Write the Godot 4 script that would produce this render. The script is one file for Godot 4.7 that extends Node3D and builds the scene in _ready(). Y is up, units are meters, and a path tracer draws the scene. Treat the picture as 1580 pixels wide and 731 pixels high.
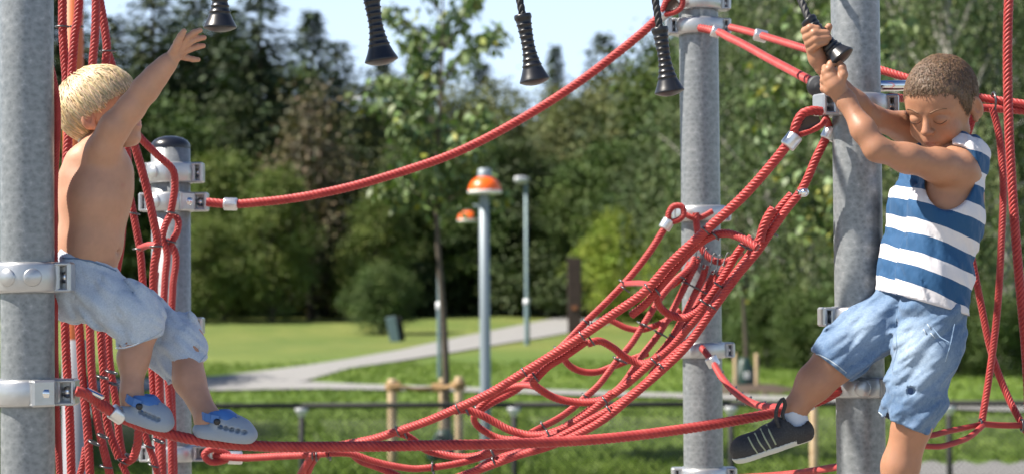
extends Node3D

# ---------------------------------------------------------------- camera numbers
const F := 3100.0            # focal length in pixels of the 1580 x 731 photograph
const CX := 790.0
const CY := 365.5
var cam: Camera3D
var eye := Vector3(0, 1.5, 0)
var cb := Basis()
var rng := RandomNumberGenerator.new()
var M := {}

func at(x: float, y: float, d: float) -> Vector3:
	return eye + cb * Vector3((x - CX) / F * d, -(y - CY) / F * d, -d)

func dirc(x: float, y: float, z: float) -> Vector3:   # right, up, towards the viewer
	return (cb * Vector3(x, y, z)).normalized()

# ---------------------------------------------------------------- bookkeeping
var taken := {}
func numbered(called: String) -> String:
	if not taken.has(called):
		taken[called] = 0
		return called
	taken[called] += 1
	return "%s_%03d" % [called, taken[called]]

func tag(o: Node, label: String, category: String, group := "", kind := "") -> void:
	if label: o.set_meta("label", label)
	if category: o.set_meta("category", category)
	if group: o.set_meta("group", group)
	if kind: o.set_meta("kind", kind)

func thing(called: String, label: String, category: String, base := Vector3.ZERO, group := "") -> Node3D:
	var o := Node3D.new()
	o.name = numbered(called)
	add_child(o)
	o.position = base
	tag(o, label, category, group)
	return o

# a mesh whose vertices are in world coordinates, hung under a thing or part
func part(called: String, mesh: Mesh, m: Material, parent: Node3D, world := true) -> MeshInstance3D:
	var o := MeshInstance3D.new()
	o.name = called
	o.mesh = mesh
	o.material_override = m
	parent.add_child(o, true)
	if world and parent.get_parent() == self:
		o.position = -parent.position
	return o

func structure(called: String, mesh: Mesh, m: Material) -> MeshInstance3D:
	var o := MeshInstance3D.new()
	o.name = called
	o.mesh = mesh
	o.material_override = m
	add_child(o)
	o.set_meta("kind", "structure")
	return o

# ---------------------------------------------------------------- materials
func srgb(r: float, g: float, b: float) -> Color:      # linear numbers in, sRGB colour out
	return Color(r, g, b).linear_to_srgb()

func mat(c: Color, rough := 0.6, metal := 0.0) -> StandardMaterial3D:
	var m := StandardMaterial3D.new()
	m.albedo_color = c
	m.roughness = rough
	m.metallic = metal
	return m

func noise_tex(freq: float, cols: Array, seed_ := 1, type := FastNoiseLite.TYPE_SIMPLEX_SMOOTH, size := 256, octaves := 4) -> ImageTexture:
	var n := FastNoiseLite.new()
	n.seed = seed_
	n.noise_type = type
	n.frequency = freq
	n.fractal_octaves = octaves
	var src := n.get_seamless_image(size, size)
	src.convert(Image.FORMAT_L8)
	var im := Image.create(size, size, false, Image.FORMAT_RGB8)
	var lut := []
	for i in 256:
		var t := i / 255.0 * (cols.size() - 1)
		var k := mini(int(t), cols.size() - 2)
		var a: Color = cols[k]
		lut.append(a.lerp(cols[k + 1], t - k))
	var data := src.get_data()
	for y in size:
		for x in size:
			im.set_pixel(x, y, lut[data[y * size + x]])
	return ImageTexture.create_from_image(im)

func normal_tex(freq: float, strength: float, seed_ := 1, type := FastNoiseLite.TYPE_SIMPLEX_SMOOTH, size := 256) -> ImageTexture:
	var n := FastNoiseLite.new()
	n.seed = seed_
	n.noise_type = type
	n.frequency = freq
	n.fractal_octaves = 3
	var src := n.get_seamless_image(size, size)
	src.convert(Image.FORMAT_RGBA8)
	src.bump_map_to_normal_map(strength)
	return ImageTexture.create_from_image(src)

func triplanar(m: StandardMaterial3D, scale: float, world := true) -> StandardMaterial3D:
	m.uv1_triplanar = true
	m.uv1_world_triplanar = world
	m.uv1_scale = Vector3.ONE * scale
	return m

# ---------------------------------------------------------------- simple shapes
func curve(pts: Array, step: float) -> PackedVector3Array:     # Catmull-Rom, evenly spaced
	var dense := PackedVector3Array()
	var n := pts.size()
	for i in n - 1:
		var p1: Vector3 = pts[i]
		var p2: Vector3 = pts[i + 1]
		var p0: Vector3 = pts[i - 1] if i > 0 else p1 * 2.0 - p2
		var p3: Vector3 = pts[i + 2] if i + 2 < n else p2 * 2.0 - p1
		var k := maxi(2, int(ceil(p1.distance_to(p2) / step)))
		for j in k:
			dense.append(p1.cubic_interpolate_in_time(p2, p0, p3, float(j) / k, p1.distance_to(p2) + 1e-5, -(p0.distance_to(p1) + 1e-5), p1.distance_to(p2) + p2.distance_to(p3) + 2e-5))
	dense.append(pts[n - 1])
	var out := PackedVector3Array([dense[0]])
	var left := step
	for i in dense.size() - 1:
		var a := dense[i]
		var seg := dense[i].distance_to(dense[i + 1])
		var gone := 0.0
		while seg - gone >= left and seg > 0.0:
			gone += left
			out.append(a.lerp(dense[i + 1], gone / seg))
			left = step
		left -= seg - gone
	if out[out.size() - 1].distance_to(dense[dense.size() - 1]) > step * 0.3:
		out.append(dense[dense.size() - 1])
	return out

func frames(p: PackedVector3Array) -> Array:                    # tangents and a transported normal
	var T := PackedVector3Array()
	var N := PackedVector3Array()
	var n := p.size()
	var nn := Vector3.ZERO
	for i in n:
		var t := (p[mini(i + 1, n - 1)] - p[maxi(i - 1, 0)]).normalized()
		if i == 0:
			nn = t.cross(Vector3(0.31, 0.2, 0.93)).normalized()
		nn = (nn - t * nn.dot(t)).normalized()
		T.append(t)
		N.append(nn)
	return [T, N]

func arrays_mesh(v: PackedVector3Array, n: PackedVector3Array, idx: PackedInt32Array, col := PackedColorArray(), uv := PackedVector2Array()) -> ArrayMesh:
	var a := []
	a.resize(Mesh.ARRAY_MAX)
	a[Mesh.ARRAY_VERTEX] = v
	a[Mesh.ARRAY_NORMAL] = n
	a[Mesh.ARRAY_INDEX] = idx
	if col.size(): a[Mesh.ARRAY_COLOR] = col
	if uv.size(): a[Mesh.ARRAY_TEX_UV] = uv
	var m := ArrayMesh.new()
	m.add_surface_from_arrays(Mesh.PRIMITIVE_TRIANGLES, a)
	return m

# laid rope: six lobed strands that wind round the axis
func rope_mesh(pts: Array, r: float, lobes := 6, pitch := 0.0) -> ArrayMesh:
	var step := maxf(r * 0.36, 0.003)
	var p := curve(pts, step)
	var fr := frames(p)
	var T: PackedVector3Array = fr[0]
	var N: PackedVector3Array = fr[1]
	if pitch == 0.0: pitch = r * 5.6
	var tw := TAU / pitch
	var k := lobes * 4
	var v := PackedVector3Array()
	var nn := PackedVector3Array()
	var idx := PackedInt32Array()
	var rad := [0.80, 0.95, 1.0, 0.95]
	var tilt := [0.0, -0.62, 0.0, 0.62]
	var n := p.size()
	for i in n:
		var t := T[i]
		var a := N[i]
		var b := t.cross(a)
		var s := i * step * tw
		for j in k:
			var th := s + TAU * j / k
			var c := a * cos(th) + b * sin(th)
			var g := (b * cos(th) - a * sin(th)) - t * (tw * r)
			g = g.normalized()
			var q := j % 4
			v.append(p[i] + c * (r * rad[q]))
			nn.append((c * cos(tilt[q]) + g * sin(tilt[q])).normalized())
	for i in n - 1:
		for j in k:
			var j2 := (j + 1) % k
			var a0 := i * k + j
			var a1 := i * k + j2
			var b0 := a0 + k
			var b1 := a1 + k
			idx.append_array(PackedInt32Array([a0, b0, a1, a1, b0, b1]))
	for e in [0, n - 1]:                                        # closed ends
		var c0 := v.size()
		v.append(p[e])
		nn.append(T[e] * (-1.0 if e == 0 else 1.0))
		for j in k:
			if e == 0: idx.append_array(PackedInt32Array([c0, e * k + j, e * k + (j + 1) % k]))
			else: idx.append_array(PackedInt32Array([c0, e * k + (j + 1) % k, e * k + j]))
	return arrays_mesh(v, nn, idx)

# surface turned about an axis: prof = [[distance along axis, radius], ...]
func lathe(st: SurfaceTool, a: Vector3, axis: Vector3, prof: Array, sides := 24, smooth := true) -> void:
	var t := axis.normalized()
	var u := t.cross(Vector3(0.12, 0.3, 0.95)).normalized()
	var w := t.cross(u)
	for i in prof.size() - 1:
		var p0: Array = prof[i]
		var p1: Array = prof[i + 1]
		st.set_smooth_group(0 if smooth and not (p0.size() > 2) else -1)
		for j in sides:
			var c0 := u * cos(TAU * j / sides) + w * sin(TAU * j / sides)
			var c1 := u * cos(TAU * (j + 1) / sides) + w * sin(TAU * (j + 1) / sides)
			var A: Vector3 = a + t * p0[0] + c0 * p0[1]
			var B: Vector3 = a + t * p0[0] + c1 * p0[1]
			var C: Vector3 = a + t * p1[0] + c1 * p1[1]
			var D: Vector3 = a + t * p1[0] + c0 * p1[1]
			if p0[1] > 0.0: tri(st, A, C, B)
			if p1[1] > 0.0: tri(st, A, D, C)

func tri(st: SurfaceTool, a: Vector3, b: Vector3, c: Vector3) -> void:
	st.add_vertex(a)
	st.add_vertex(b)
	st.add_vertex(c)

func quad(st: SurfaceTool, a: Vector3, b: Vector3, c: Vector3, d: Vector3) -> void:
	tri(st, a, b, c)
	tri(st, a, c, d)

func begin() -> SurfaceTool:
	var st := SurfaceTool.new()
	st.begin(Mesh.PRIMITIVE_TRIANGLES)
	return st

func done(st: SurfaceTool) -> ArrayMesh:
	st.generate_normals()
	return st.commit()

# box with chamfered edges, in the axes of b
func bevel_box(st: SurfaceTool, c: Vector3, b: Basis, half: Vector3, ch: float) -> void:
	st.set_smooth_group(-1)
	var ax := [b.x, b.y, b.z]
	var h := [half.x, half.y, half.z]
	for i in 3:
		var j := (i + 1) % 3
		var k := (i + 2) % 3
		for s in [-1.0, 1.0]:
			var o: Vector3 = c + ax[i] * h[i] * s
			var u: Vector3 = ax[j] * (h[j] - ch)
			var w: Vector3 = ax[k] * (h[k] - ch)
			if s > 0: quad(st, o - u - w, o - u + w, o + u + w, o + u - w)
			else: quad(st, o - u - w, o + u - w, o + u + w, o - u + w)
	for i in 3:
		var j := (i + 1) % 3
		var k := (i + 2) % 3
		for s in [-1.0, 1.0]:
			for q in [-1.0, 1.0]:
				var e: Vector3 = ax[i] * (h[i] - ch)
				var p0: Vector3 = c + ax[j] * s * h[j] + ax[k] * q * (h[k] - ch)
				var p1: Vector3 = c + ax[j] * s * (h[j] - ch) + ax[k] * q * h[k]
				if s * q > 0: quad(st, p0 - e, p1 - e, p1 + e, p0 + e)
				else: quad(st, p0 - e, p0 + e, p1 + e, p1 - e)
	for s in [-1.0, 1.0]:
		for q in [-1.0, 1.0]:
			for r in [-1.0, 1.0]:
				var A: Vector3 = c + ax[0] * s * h[0] + ax[1] * q * (h[1] - ch) + ax[2] * r * (h[2] - ch)
				var B: Vector3 = c + ax[0] * s * (h[0] - ch) + ax[1] * q * h[1] + ax[2] * r * (h[2] - ch)
				var C: Vector3 = c + ax[0] * s * (h[0] - ch) + ax[1] * q * (h[1] - ch) + ax[2] * r * h[2]
				if s * q * r > 0: tri(st, A, C, B)
				else: tri(st, A, B, C)

func tube(st: SurfaceTool, pts: Array, r0: float, r1: float, sides := 8, step := 0.01) -> void:
	var p := curve(pts, step) if pts.size() > 2 else PackedVector3Array(pts)
	var fr := frames(p)
	var n := p.size()
	st.set_smooth_group(0)
	for i in n - 1:
		var ra := lerpf(r0, r1, float(i) / (n - 1))
		var rb := lerpf(r0, r1, float(i + 1) / (n - 1))
		for j in sides:
			var t0 := TAU * j / sides
			var t1 := TAU * (j + 1) / sides
			var a0: Vector3 = fr[1][i]
			var b0: Vector3 = fr[0][i].cross(a0)
			var a1: Vector3 = fr[1][i + 1]
			var b1: Vector3 = fr[0][i + 1].cross(a1)
			var A := p[i] + (a0 * cos(t0) + b0 * sin(t0)) * ra
			var B := p[i] + (a0 * cos(t1) + b0 * sin(t1)) * ra
			var C := p[i + 1] + (a1 * cos(t1) + b1 * sin(t1)) * rb
			var D := p[i + 1] + (a1 * cos(t0) + b1 * sin(t0)) * rb
			tri(st, A, C, B)
			tri(st, A, D, C)
	for e in [0, n - 1]:
		var re := r0 if e == 0 else r1
		if re < 0.0008: continue
		for j in sides:
			var a0: Vector3 = fr[1][e]
			var b0: Vector3 = fr[0][e].cross(a0)
			var A := p[e] + (a0 * cos(TAU * j / sides) + b0 * sin(TAU * j / sides)) * re
			var B := p[e] + (a0 * cos(TAU * (j + 1) / sides) + b0 * sin(TAU * (j + 1) / sides)) * re
			if e == 0: tri(st, p[e], A, B)
			else: tri(st, p[e], B, A)

func torus(st: SurfaceTool, c: Vector3, axis: Vector3, R: float, r: float, sa := 14, sb := 6) -> void:
	var t := axis.normalized()
	var u := t.cross(Vector3(0.2, 0.3, 0.93)).normalized()
	var w := t.cross(u)
	st.set_smooth_group(0)
	for i in sa:
		for j in sb:
			var q := []
			for e in [[i, j], [i + 1, j], [i + 1, j + 1], [i, j + 1]]:
				var a: float = TAU * e[0] / sa
				var b: float = TAU * e[1] / sb
				var dr := u * cos(a) + w * sin(a)
				q.append(c + dr * (R + r * cos(b)) + t * r * sin(b))
			quad(st, q[0], q[3], q[2], q[1])

func _ready() -> void:
	# ---- camera
	cam = Camera3D.new()
	cam.name = "camera"
	add_child(cam)
	cam.position = eye
	cam.rotation_degrees = Vector3(1.5, 0, -0.5)
	cam.fov = rad_to_deg(2.0 * atan(CY / F))
	cam.near = 0.1
	cam.far = 900.0
	var ca := CameraAttributesPhysical.new()
	ca.frustum_focal_length = 12.0 * F / CY
	ca.frustum_focus_distance = 4.42
	ca.exposure_aperture = 6.8
	ca.frustum_near = 0.1
	ca.frustum_far = 900.0
	cam.attributes = ca
	cb = cam.transform.basis
	# ---- sky, sun, exposure
	var env := Environment.new()
	env.background_mode = Environment.BG_SKY
	var sm := ProceduralSkyMaterial.new()
	sm.sky_top_color = Color(0.13, 0.235, 0.40)
	sm.sky_horizon_color = Color(0.725, 0.80, 0.88)
	sm.sky_curve = 0.28
	sm.ground_bottom_color = Color(0.16, 0.17, 0.12)
	sm.ground_horizon_color = Color(0.36, 0.38, 0.34)
	sm.sky_energy_multiplier = 1.0
	var sky := Sky.new()
	sky.sky_material = sm
	env.sky = sky
	env.tonemap_mode = Environment.TONE_MAPPER_LINEAR
	env.tonemap_exposure = 2.25
	env.sdfgi_enabled = true
	env.ssao_enabled = true
	env.ssil_enabled = true
	var we := WorldEnvironment.new()
	we.name = "world_environment"
	we.environment = env
	add_child(we)
	var sun := DirectionalLight3D.new()
	sun.name = "sun"
	sun.light_energy = 1.6
	sun.light_color = Color(1.0, 0.965, 0.915)
	sun.light_angular_distance = 0.5
	sun.shadow_enabled = true
	add_child(sun)
	var el := deg_to_rad(50.0)
	var az := deg_to_rad(-8.0)                                  # the sun stands to the left
	var to_sun := Vector3(-cos(el) * cos(az), sin(el), -cos(el) * sin(az))
	sun.look_at_from_position(to_sun * 10.0, Vector3.ZERO, Vector3.UP)
	# ---- the place
	make_materials()
	build_ground()
	build_forest()
	build_young_trees()
	build_fence()
	build_lawn_things()
	# ---- the play equipment
	build_posts()
	build_ropes()
	build_net()
	build_side_net()
	# ---- the boys
	build_blond_boy()
	build_striped_boy()
	build_grass()

func make_materials() -> void:
	M.leaf = leaf_material()
	M.leaf.roughness = 0.75
	M.gloss_leaf = leaf_material()
	M.gloss_leaf.roughness = 0.58
	M.grass = leaf_material()
	M.tree_bark = mat(Color.WHITE, 0.9)
	M.tree_bark.albedo_texture = noise_tex(0.05, [srgb(0.03, 0.024, 0.018), srgb(0.075, 0.06, 0.045), srgb(0.12, 0.10, 0.078)], 2)
	triplanar(M.tree_bark, 1.5)
	M.birch_bark = mat(Color.WHITE, 0.8)
	M.birch_bark.albedo_texture = noise_tex(0.05, [srgb(0.06, 0.055, 0.05), srgb(0.4, 0.38, 0.35), srgb(0.5, 0.48, 0.45)], 12)
	triplanar(M.birch_bark, 1.2)
	M.bark = mat(Color.WHITE, 0.95)
	M.bark.albedo_texture = noise_tex(0.12, [srgb(0.17, 0.155, 0.13), srgb(0.27, 0.25, 0.215), srgb(0.36, 0.335, 0.295)], 7)
	triplanar(M.bark, 1.0)
	M.gravel = mat(Color.WHITE, 0.95)
	M.gravel.albedo_texture = noise_tex(0.2, [srgb(0.09, 0.09, 0.09), srgb(0.21, 0.21, 0.21), srgb(0.34, 0.33, 0.32)], 8)
	triplanar(M.gravel, 1.2)
	M.asphalt = mat(Color.WHITE, 0.9)
	M.asphalt.albedo_texture = noise_tex(0.1, [srgb(0.17, 0.168, 0.162), srgb(0.23, 0.228, 0.222), srgb(0.27, 0.267, 0.26)], 9)
	triplanar(M.asphalt, 0.4)
	M.mulch = mat(srgb(0.06, 0.042, 0.03), 0.95)
	M.raw_wood = mat(Color.WHITE, 0.8)
	M.raw_wood.albedo_texture = noise_tex(0.03, [srgb(0.30, 0.19, 0.10), srgb(0.46, 0.34, 0.21), srgb(0.55, 0.43, 0.29)], 17)
	triplanar(M.raw_wood, 2.0)
	M.coir = mat(srgb(0.30, 0.19, 0.09), 0.9)
	M.bag_green = mat(srgb(0.01, 0.035, 0.028), 0.45)
	M.black_paint = mat(srgb(0.006, 0.007, 0.008), 0.75)
	M.wire = mat(srgb(0.03, 0.033, 0.033), 0.5)
	M.cast_grey = mat(srgb(0.52, 0.54, 0.56), 0.45, 0.3)
	M.lamp_grey = mat(srgb(0.22, 0.265, 0.295), 0.5, 0.2)
	M.lamp_teal = mat(srgb(0.16, 0.23, 0.25), 0.5, 0.2)
	M.orange_gloss = mat(srgb(0.80, 0.12, 0.008), 0.35)
	M.white_paint = mat(srgb(0.75, 0.75, 0.73), 0.4)
	M.rust_brown = mat(Color.WHITE, 0.8)
	M.rust_brown.albedo_texture = noise_tex(0.03, [srgb(0.03, 0.02, 0.018), srgb(0.055, 0.036, 0.03), srgb(0.085, 0.05, 0.038)], 20)
	triplanar(M.rust_brown, 1.0)
	M.galv = mat(Color.WHITE, 0.5, 0.35)
	M.galv.albedo_texture = noise_tex(0.035, [srgb(0.115, 0.127, 0.135), srgb(0.195, 0.21, 0.22), srgb(0.25, 0.265, 0.275), srgb(0.40, 0.41, 0.42)], 31, FastNoiseLite.TYPE_CELLULAR, 512, 3)
	M.galv.roughness_texture = noise_tex(0.02, [Color(0.75, 0.75, 0.75), Color(1, 1, 1)], 32)
	triplanar(M.galv, 4.0)
	M.cast = mat(Color.WHITE, 0.36, 0.75)
	M.cast.albedo_texture = noise_tex(0.02, [srgb(0.42, 0.43, 0.44), srgb(0.52, 0.53, 0.54)], 33)
	M.cast.normal_enabled = true
	M.cast.normal_texture = normal_tex(0.05, 1.2, 34)
	M.cast.normal_scale = 0.25
	triplanar(M.cast, 6.0)
	M.alu = mat(srgb(0.66, 0.67, 0.68), 0.33, 0.85)
	M.chrome = mat(srgb(0.72, 0.73, 0.75), 0.14, 1.0)
	M.clip = mat(srgb(0.12, 0.12, 0.125), 0.35, 0.85)
	M.black_cap = mat(srgb(0.010, 0.012, 0.018), 0.3)
	M.rubber = mat(srgb(0.012, 0.013, 0.017), 0.33)
	M.rubber_grey = mat(srgb(0.05, 0.052, 0.058), 0.6)
	M.rubber_brown = mat(srgb(0.05, 0.032, 0.026), 0.6)
	M.rope = rope_material([srgb(0.20, 0.007, 0.008), srgb(0.31, 0.013, 0.012), srgb(0.38, 0.028, 0.023), srgb(0.43, 0.065, 0.050)])
	M.black_rope = mat(srgb(0.015, 0.015, 0.017), 0.6)
	M.orange_paint = mat(srgb(0.55, 0.13, 0.03), 0.55)
	M.pale_grey = mat(srgb(0.21, 0.21, 0.23), 0.5)
	M.skin = mat(Color.WHITE, 0.5)
	M.skin.vertex_color_use_as_albedo = true
	M.skin.subsurf_scatter_enabled = true
	M.skin.subsurf_scatter_strength = 0.06
	M.skin.normal_enabled = true
	M.skin.normal_texture = normal_tex(0.12, 2.0, 44)
	M.skin.normal_scale = 0.18
	triplanar(M.skin, 14.0)
	M.hair = mat(Color.WHITE, 0.42)
	M.hair.vertex_color_use_as_albedo = true
	M.hair_short = mat(Color.WHITE, 0.6)
	M.hair_short.vertex_color_use_as_albedo = true
	M.brow_fair = mat(srgb(0.34, 0.21, 0.11), 0.8)
	M.brow_dark = mat(srgb(0.17, 0.09, 0.05), 0.8)
	M.lash = mat(srgb(0.05, 0.028, 0.018), 0.7)
	M.lip = mat(srgb(0.13, 0.035, 0.028), 0.5)
	M.denim = mat(Color.WHITE, 0.85)
	M.denim.vertex_color_use_as_albedo = true
	M.denim.albedo_texture = noise_tex(0.10, [Color(0.80, 0.82, 0.86), Color(0.95, 0.96, 0.98), Color(1, 1, 1)], 51)
	M.denim.normal_enabled = true
	M.denim.normal_texture = normal_tex(0.2, 3.0, 52)
	M.denim.normal_scale = 0.35
	M.denim.rim_enabled = true
	M.denim.rim = 0.2
	triplanar(M.denim, 9.0)
	M.denim_thread = mat(srgb(0.36, 0.42, 0.48), 0.95)
	M.denim_blue = mat(srgb(0.13, 0.20, 0.30), 0.9)
	M.denim_dark = mat(srgb(0.06, 0.10, 0.20), 0.9)
	M.clog_grey = mat(srgb(0.24, 0.29, 0.36), 0.55)
	M.clog_blue = mat(srgb(0.05, 0.15, 0.40), 0.5)
	M.sock = mat(srgb(0.50, 0.54, 0.60), 0.9)
	M.shoe_black = mat(Color.WHITE, 0.65)
	M.shoe_black.albedo_texture = noise_tex(0.08, [srgb(0.012, 0.012, 0.013), srgb(0.024, 0.024, 0.025), srgb(0.05, 0.05, 0.05)], 61)
	triplanar(M.shoe_black, 9.0)
	M.shoe_sole = mat(srgb(0.50, 0.51, 0.46), 0.7)
	M.lace = mat(srgb(0.30, 0.33, 0.22), 0.8)
	# printed stripes of the tank top
	var im := Image.create(4, 512, false, Image.FORMAT_RGB8)
	for y in 512:
		var s := fmod(y / 512.0, 1.0)
		var c := srgb(0.58, 0.565, 0.60)
		if s > 0.36 and s < 0.92: c = srgb(0.005, 0.062, 0.165)
		for x in 4: im.set_pixel(x, y, c)
	M.stripes = mat(Color.WHITE, 0.8)
	M.stripes.albedo_texture = ImageTexture.create_from_image(im)
	M.stripes.rim_enabled = true
	M.stripes.rim = 0.2

func rope_material(cols: Array) -> StandardMaterial3D:
	var m := mat(Color.WHITE, 0.55)
	m.albedo_texture = noise_tex(0.06, cols, 41)
	m.rim_enabled = true
	m.rim = 0.3
	triplanar(m, 1.6)
	return m

# ---------------------------------------------------------------- terrain
const PATH := [[150, 589, 606], [320, 584, 603], [400, 575, 600], [470, 566, 590], [540, 555, 570], [620, 541, 558], [700, 523, 545], [780, 507, 531], [830, 497, 523], [890, 486, 512], [940, 478, 500]]
const BRANCH := [[40, 592, 606], [300, 592, 606], [480, 592, 603], [560, 596, 604], [700, 600, 607], [800, 603, 610], [1000, 609, 616], [1250, 616, 623], [1420, 623, 633], [1620, 628, 641]]
const PROFILE := [[-60.0, 0.0], [11.0, 0.0], [18.0, -0.45], [24.0, -0.8], [30.0, -0.58], [35.0, -0.34], [45.0, -0.22], [60.0, -0.10], [80.0, 0.40], [100.0, 0.95], [140.0, 1.8], [420.0, 9.0]]
var lump := FastNoiseLite.new()
func ground(x: float, z: float) -> float:
	var d := -z
	var h: float = PROFILE[0][1]
	for i in PROFILE.size() - 1:
		if d >= PROFILE[i][0] and d <= PROFILE[i + 1][0]:
			var t: float = (d - PROFILE[i][0]) / (PROFILE[i + 1][0] - PROFILE[i][0])
			h = lerpf(PROFILE[i][1], PROFILE[i + 1][1], t * t * (3.0 - 2.0 * t) * 0.5 + t * 0.5)
	if d > 420.0: h = 9.0
	return h + lump.get_noise_2d(x, z) * 0.12 * smoothstep(14.0, 45.0, d)

func on_ground(px: float, py: float) -> Vector3:               # where the line through a pixel meets the ground
	var dv := (at(px, py, 1.0) - eye)
	var lo := 8.0
	var hi := 8.0
	while hi < 400.0:
		var p := eye + dv * hi
		if p.y < ground(p.x, p.z): break
		lo = hi
		hi += 0.5
	for i in 20:
		var mid := (lo + hi) * 0.5
		var p := eye + dv * mid
		if p.y < ground(p.x, p.z): hi = mid
		else: lo = mid
	return eye + dv * hi

func stand(px: float, d: float) -> Vector3:                    # ground point in a pixel column at a distance
	var p := at(px, 470.0, d)
	return Vector3(p.x, ground(p.x, p.z), p.z)

func build_ground() -> void:
	lump.seed = 5
	lump.frequency = 0.05
	var xs := []
	var zs := []
	var q := 0.0
	while q < 260.0:
		xs.append(q)
		q += 0.5 if q < 16.0 else 1.5 if q < 40.0 else 12.0
	var full := []
	for i in range(xs.size() - 1, 0, -1): full.append(-xs[i])
	full.append_array(xs)
	q = -30.0
	while q < 430.0:
		zs.append(-q)
		q += 3.0 if q < 10.0 else 0.5 if q < 60.0 else 1.5 if q < 110.0 else 14.0
	var tint := FastNoiseLite.new()
	tint.seed = 11
	tint.frequency = 0.11
	var fine := FastNoiseLite.new()
	fine.seed = 14
	fine.frequency = 0.9
	var v := PackedVector3Array()
	var n := PackedVector3Array()
	var col := PackedColorArray()
	var idx := PackedInt32Array()
	var w := full.size()
	for z in zs:
		for x in full:
			v.append(Vector3(x, ground(x, z), z))
			n.append(Vector3(ground(x - 0.4, z) - ground(x + 0.4, z), 0.8, ground(x, z - 0.4) - ground(x, z + 0.4)).normalized())
			var t := clampf(0.5 + tint.get_noise_2d(x, z) * 0.7 + fine.get_noise_2d(x, z) * 0.5, 0.0, 1.0)
			var dry := smoothstep(42.0, 60.0, -z - x * 0.25) * 0.5
			var green := Color(0.090, 0.170, 0.014).lerp(Color(0.170, 0.240, 0.028), t)
			var straw := Color(0.125, 0.16, 0.024).lerp(Color(0.23, 0.205, 0.062), t)
			col.append(green.lerp(straw, dry))
	for j in zs.size() - 1:
		for i in w - 1:
			var a := j * w + i
			idx.append_array(PackedInt32Array([a, a + w, a + 1, a + 1, a + w, a + w + 1]))
	var lm := mat(Color.WHITE, 0.9)
	lm.vertex_color_use_as_albedo = true
	lm.albedo_texture = noise_tex(0.06, [Color(0.62, 0.62, 0.58), Color(0.9, 0.92, 0.86), Color(1, 1, 1)], 3)
	lm.normal_enabled = true
	lm.normal_texture = normal_tex(0.08, 6.0, 4)
	triplanar(lm, 0.55)
	structure("lawn", arrays_mesh(v, n, idx, col), lm)

	# the play area's surfacing, which ends at the fence
	var st := begin()
	for j in 40:
		for i in 40:
			var a := []
			for e in [[i, j], [i + 1, j], [i + 1, j + 1], [i, j + 1]]:
				var x: float = -12.0 + 24.0 * e[0] / 40.0
				var z: float = 14.0 - 36.0 * e[1] / 40.0
				a.append(Vector3(x, ground(x, z) + 0.012, z))
			quad(st, a[0], a[3], a[2], a[1])
	structure("play_surface", done(st), M.bark)

	# gravel strip at the foot of the fence
	st = begin()
	for i in 40:
		var e := []
		for k in 2:
			var px := 1330.0 + (i + k) * 10.0
			e.append(on_ground(px, 737 - i * 0.05) + Vector3(0, 0.014, 0))
			e.append(on_ground(px, 715 + 3.0 * sin(px * 0.13)) + Vector3(0, 0.014, 0))
		quad(st, e[0], e[1], e[3], e[2])
	structure("gravel_strip", done(st), M.gravel)

	ribbon("path", PATH, 0.040, M.asphalt)
	ribbon("path_branch", BRANCH, 0.047, M.asphalt)

func ribbon(called: String, rows: Array, lift: float, m: Material) -> void:
	var st := begin()
	st.set_smooth_group(0)
	for i in rows.size() - 1:
		for k in 6:
			var q := []
			for e in [k / 6.0, (k + 1) / 6.0]:
				var px := lerpf(rows[i][0], rows[i + 1][0], e)
				var far_p := on_ground(px, lerpf(rows[i][1], rows[i + 1][1], e))
				var near_p := on_ground(px, lerpf(rows[i][2], rows[i + 1][2], e))
				for s in 5:
					var p := near_p.lerp(far_p, s / 4.0)
					p.y = ground(p.x, p.z) + lift
					q.append(p)
			for s in 4:
				quad(st, q[s], q[s + 1], q[s + 6], q[s + 5])
	structure(called, done(st), m)

# ---------------------------------------------------------------- foliage
class Leaves:
	var v := PackedVector3Array()
	var n := PackedVector3Array()
	var c := PackedColorArray()
	var i := PackedInt32Array()
	func leaf(p: Vector3, along: Vector3, up: Vector3, l: float, w: float, col: Color) -> void:
		var a := along.normalized()
		var s := a.cross(up).normalized()
		if s.length_squared() < 0.5: s = a.cross(Vector3(0.3, 0.5, 0.8)).normalized()
		var nn := s.cross(a)
		var k := v.size()
		var mid := p + a * l * 0.45
		v.append(p)
		v.append(mid + s * w * 0.5 + nn * w * 0.12)
		v.append(p + a * l)
		v.append(mid - s * w * 0.5 + nn * w * 0.12)
		for q in 4:
			n.append(nn)
			c.append(col)
		i.append_array(PackedInt32Array([k, k + 2, k + 1, k, k + 3, k + 2]))

func rv() -> Vector3:
	return Vector3(rng.randfn(), rng.randfn(), rng.randfn())

func vary(c: Color, a := 0.35) -> Color:
	var k := 1.0 + rng.randf_range(-a, a)
	return Color(c.r * k * rng.randf_range(0.9, 1.15), c.g * k, c.b * k * rng.randf_range(0.8, 1.2))

func leaf_material() -> StandardMaterial3D:
	var m := mat(Color.WHITE, 0.55)
	m.vertex_color_use_as_albedo = true
	m.cull_mode = BaseMaterial3D.CULL_DISABLED
	m.backlight_enabled = true
	m.backlight = Color(0.45, 0.5, 0.2)
	return m

func limb(st: SurfaceTool, a: Vector3, b: Vector3, ra: float, rb: float, bend := 0.08) -> void:
	var l := a.distance_to(b)
	var m1 := a.lerp(b, 0.35) + rv() * l * bend * 0.5 + Vector3(0, -l * bend * 0.5, 0)
	var m2 := a.lerp(b, 0.7) + rv() * l * bend * 0.5
	tube(st, [a, m1, m2, b], ra, rb, 6, l / 7.0)

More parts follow.
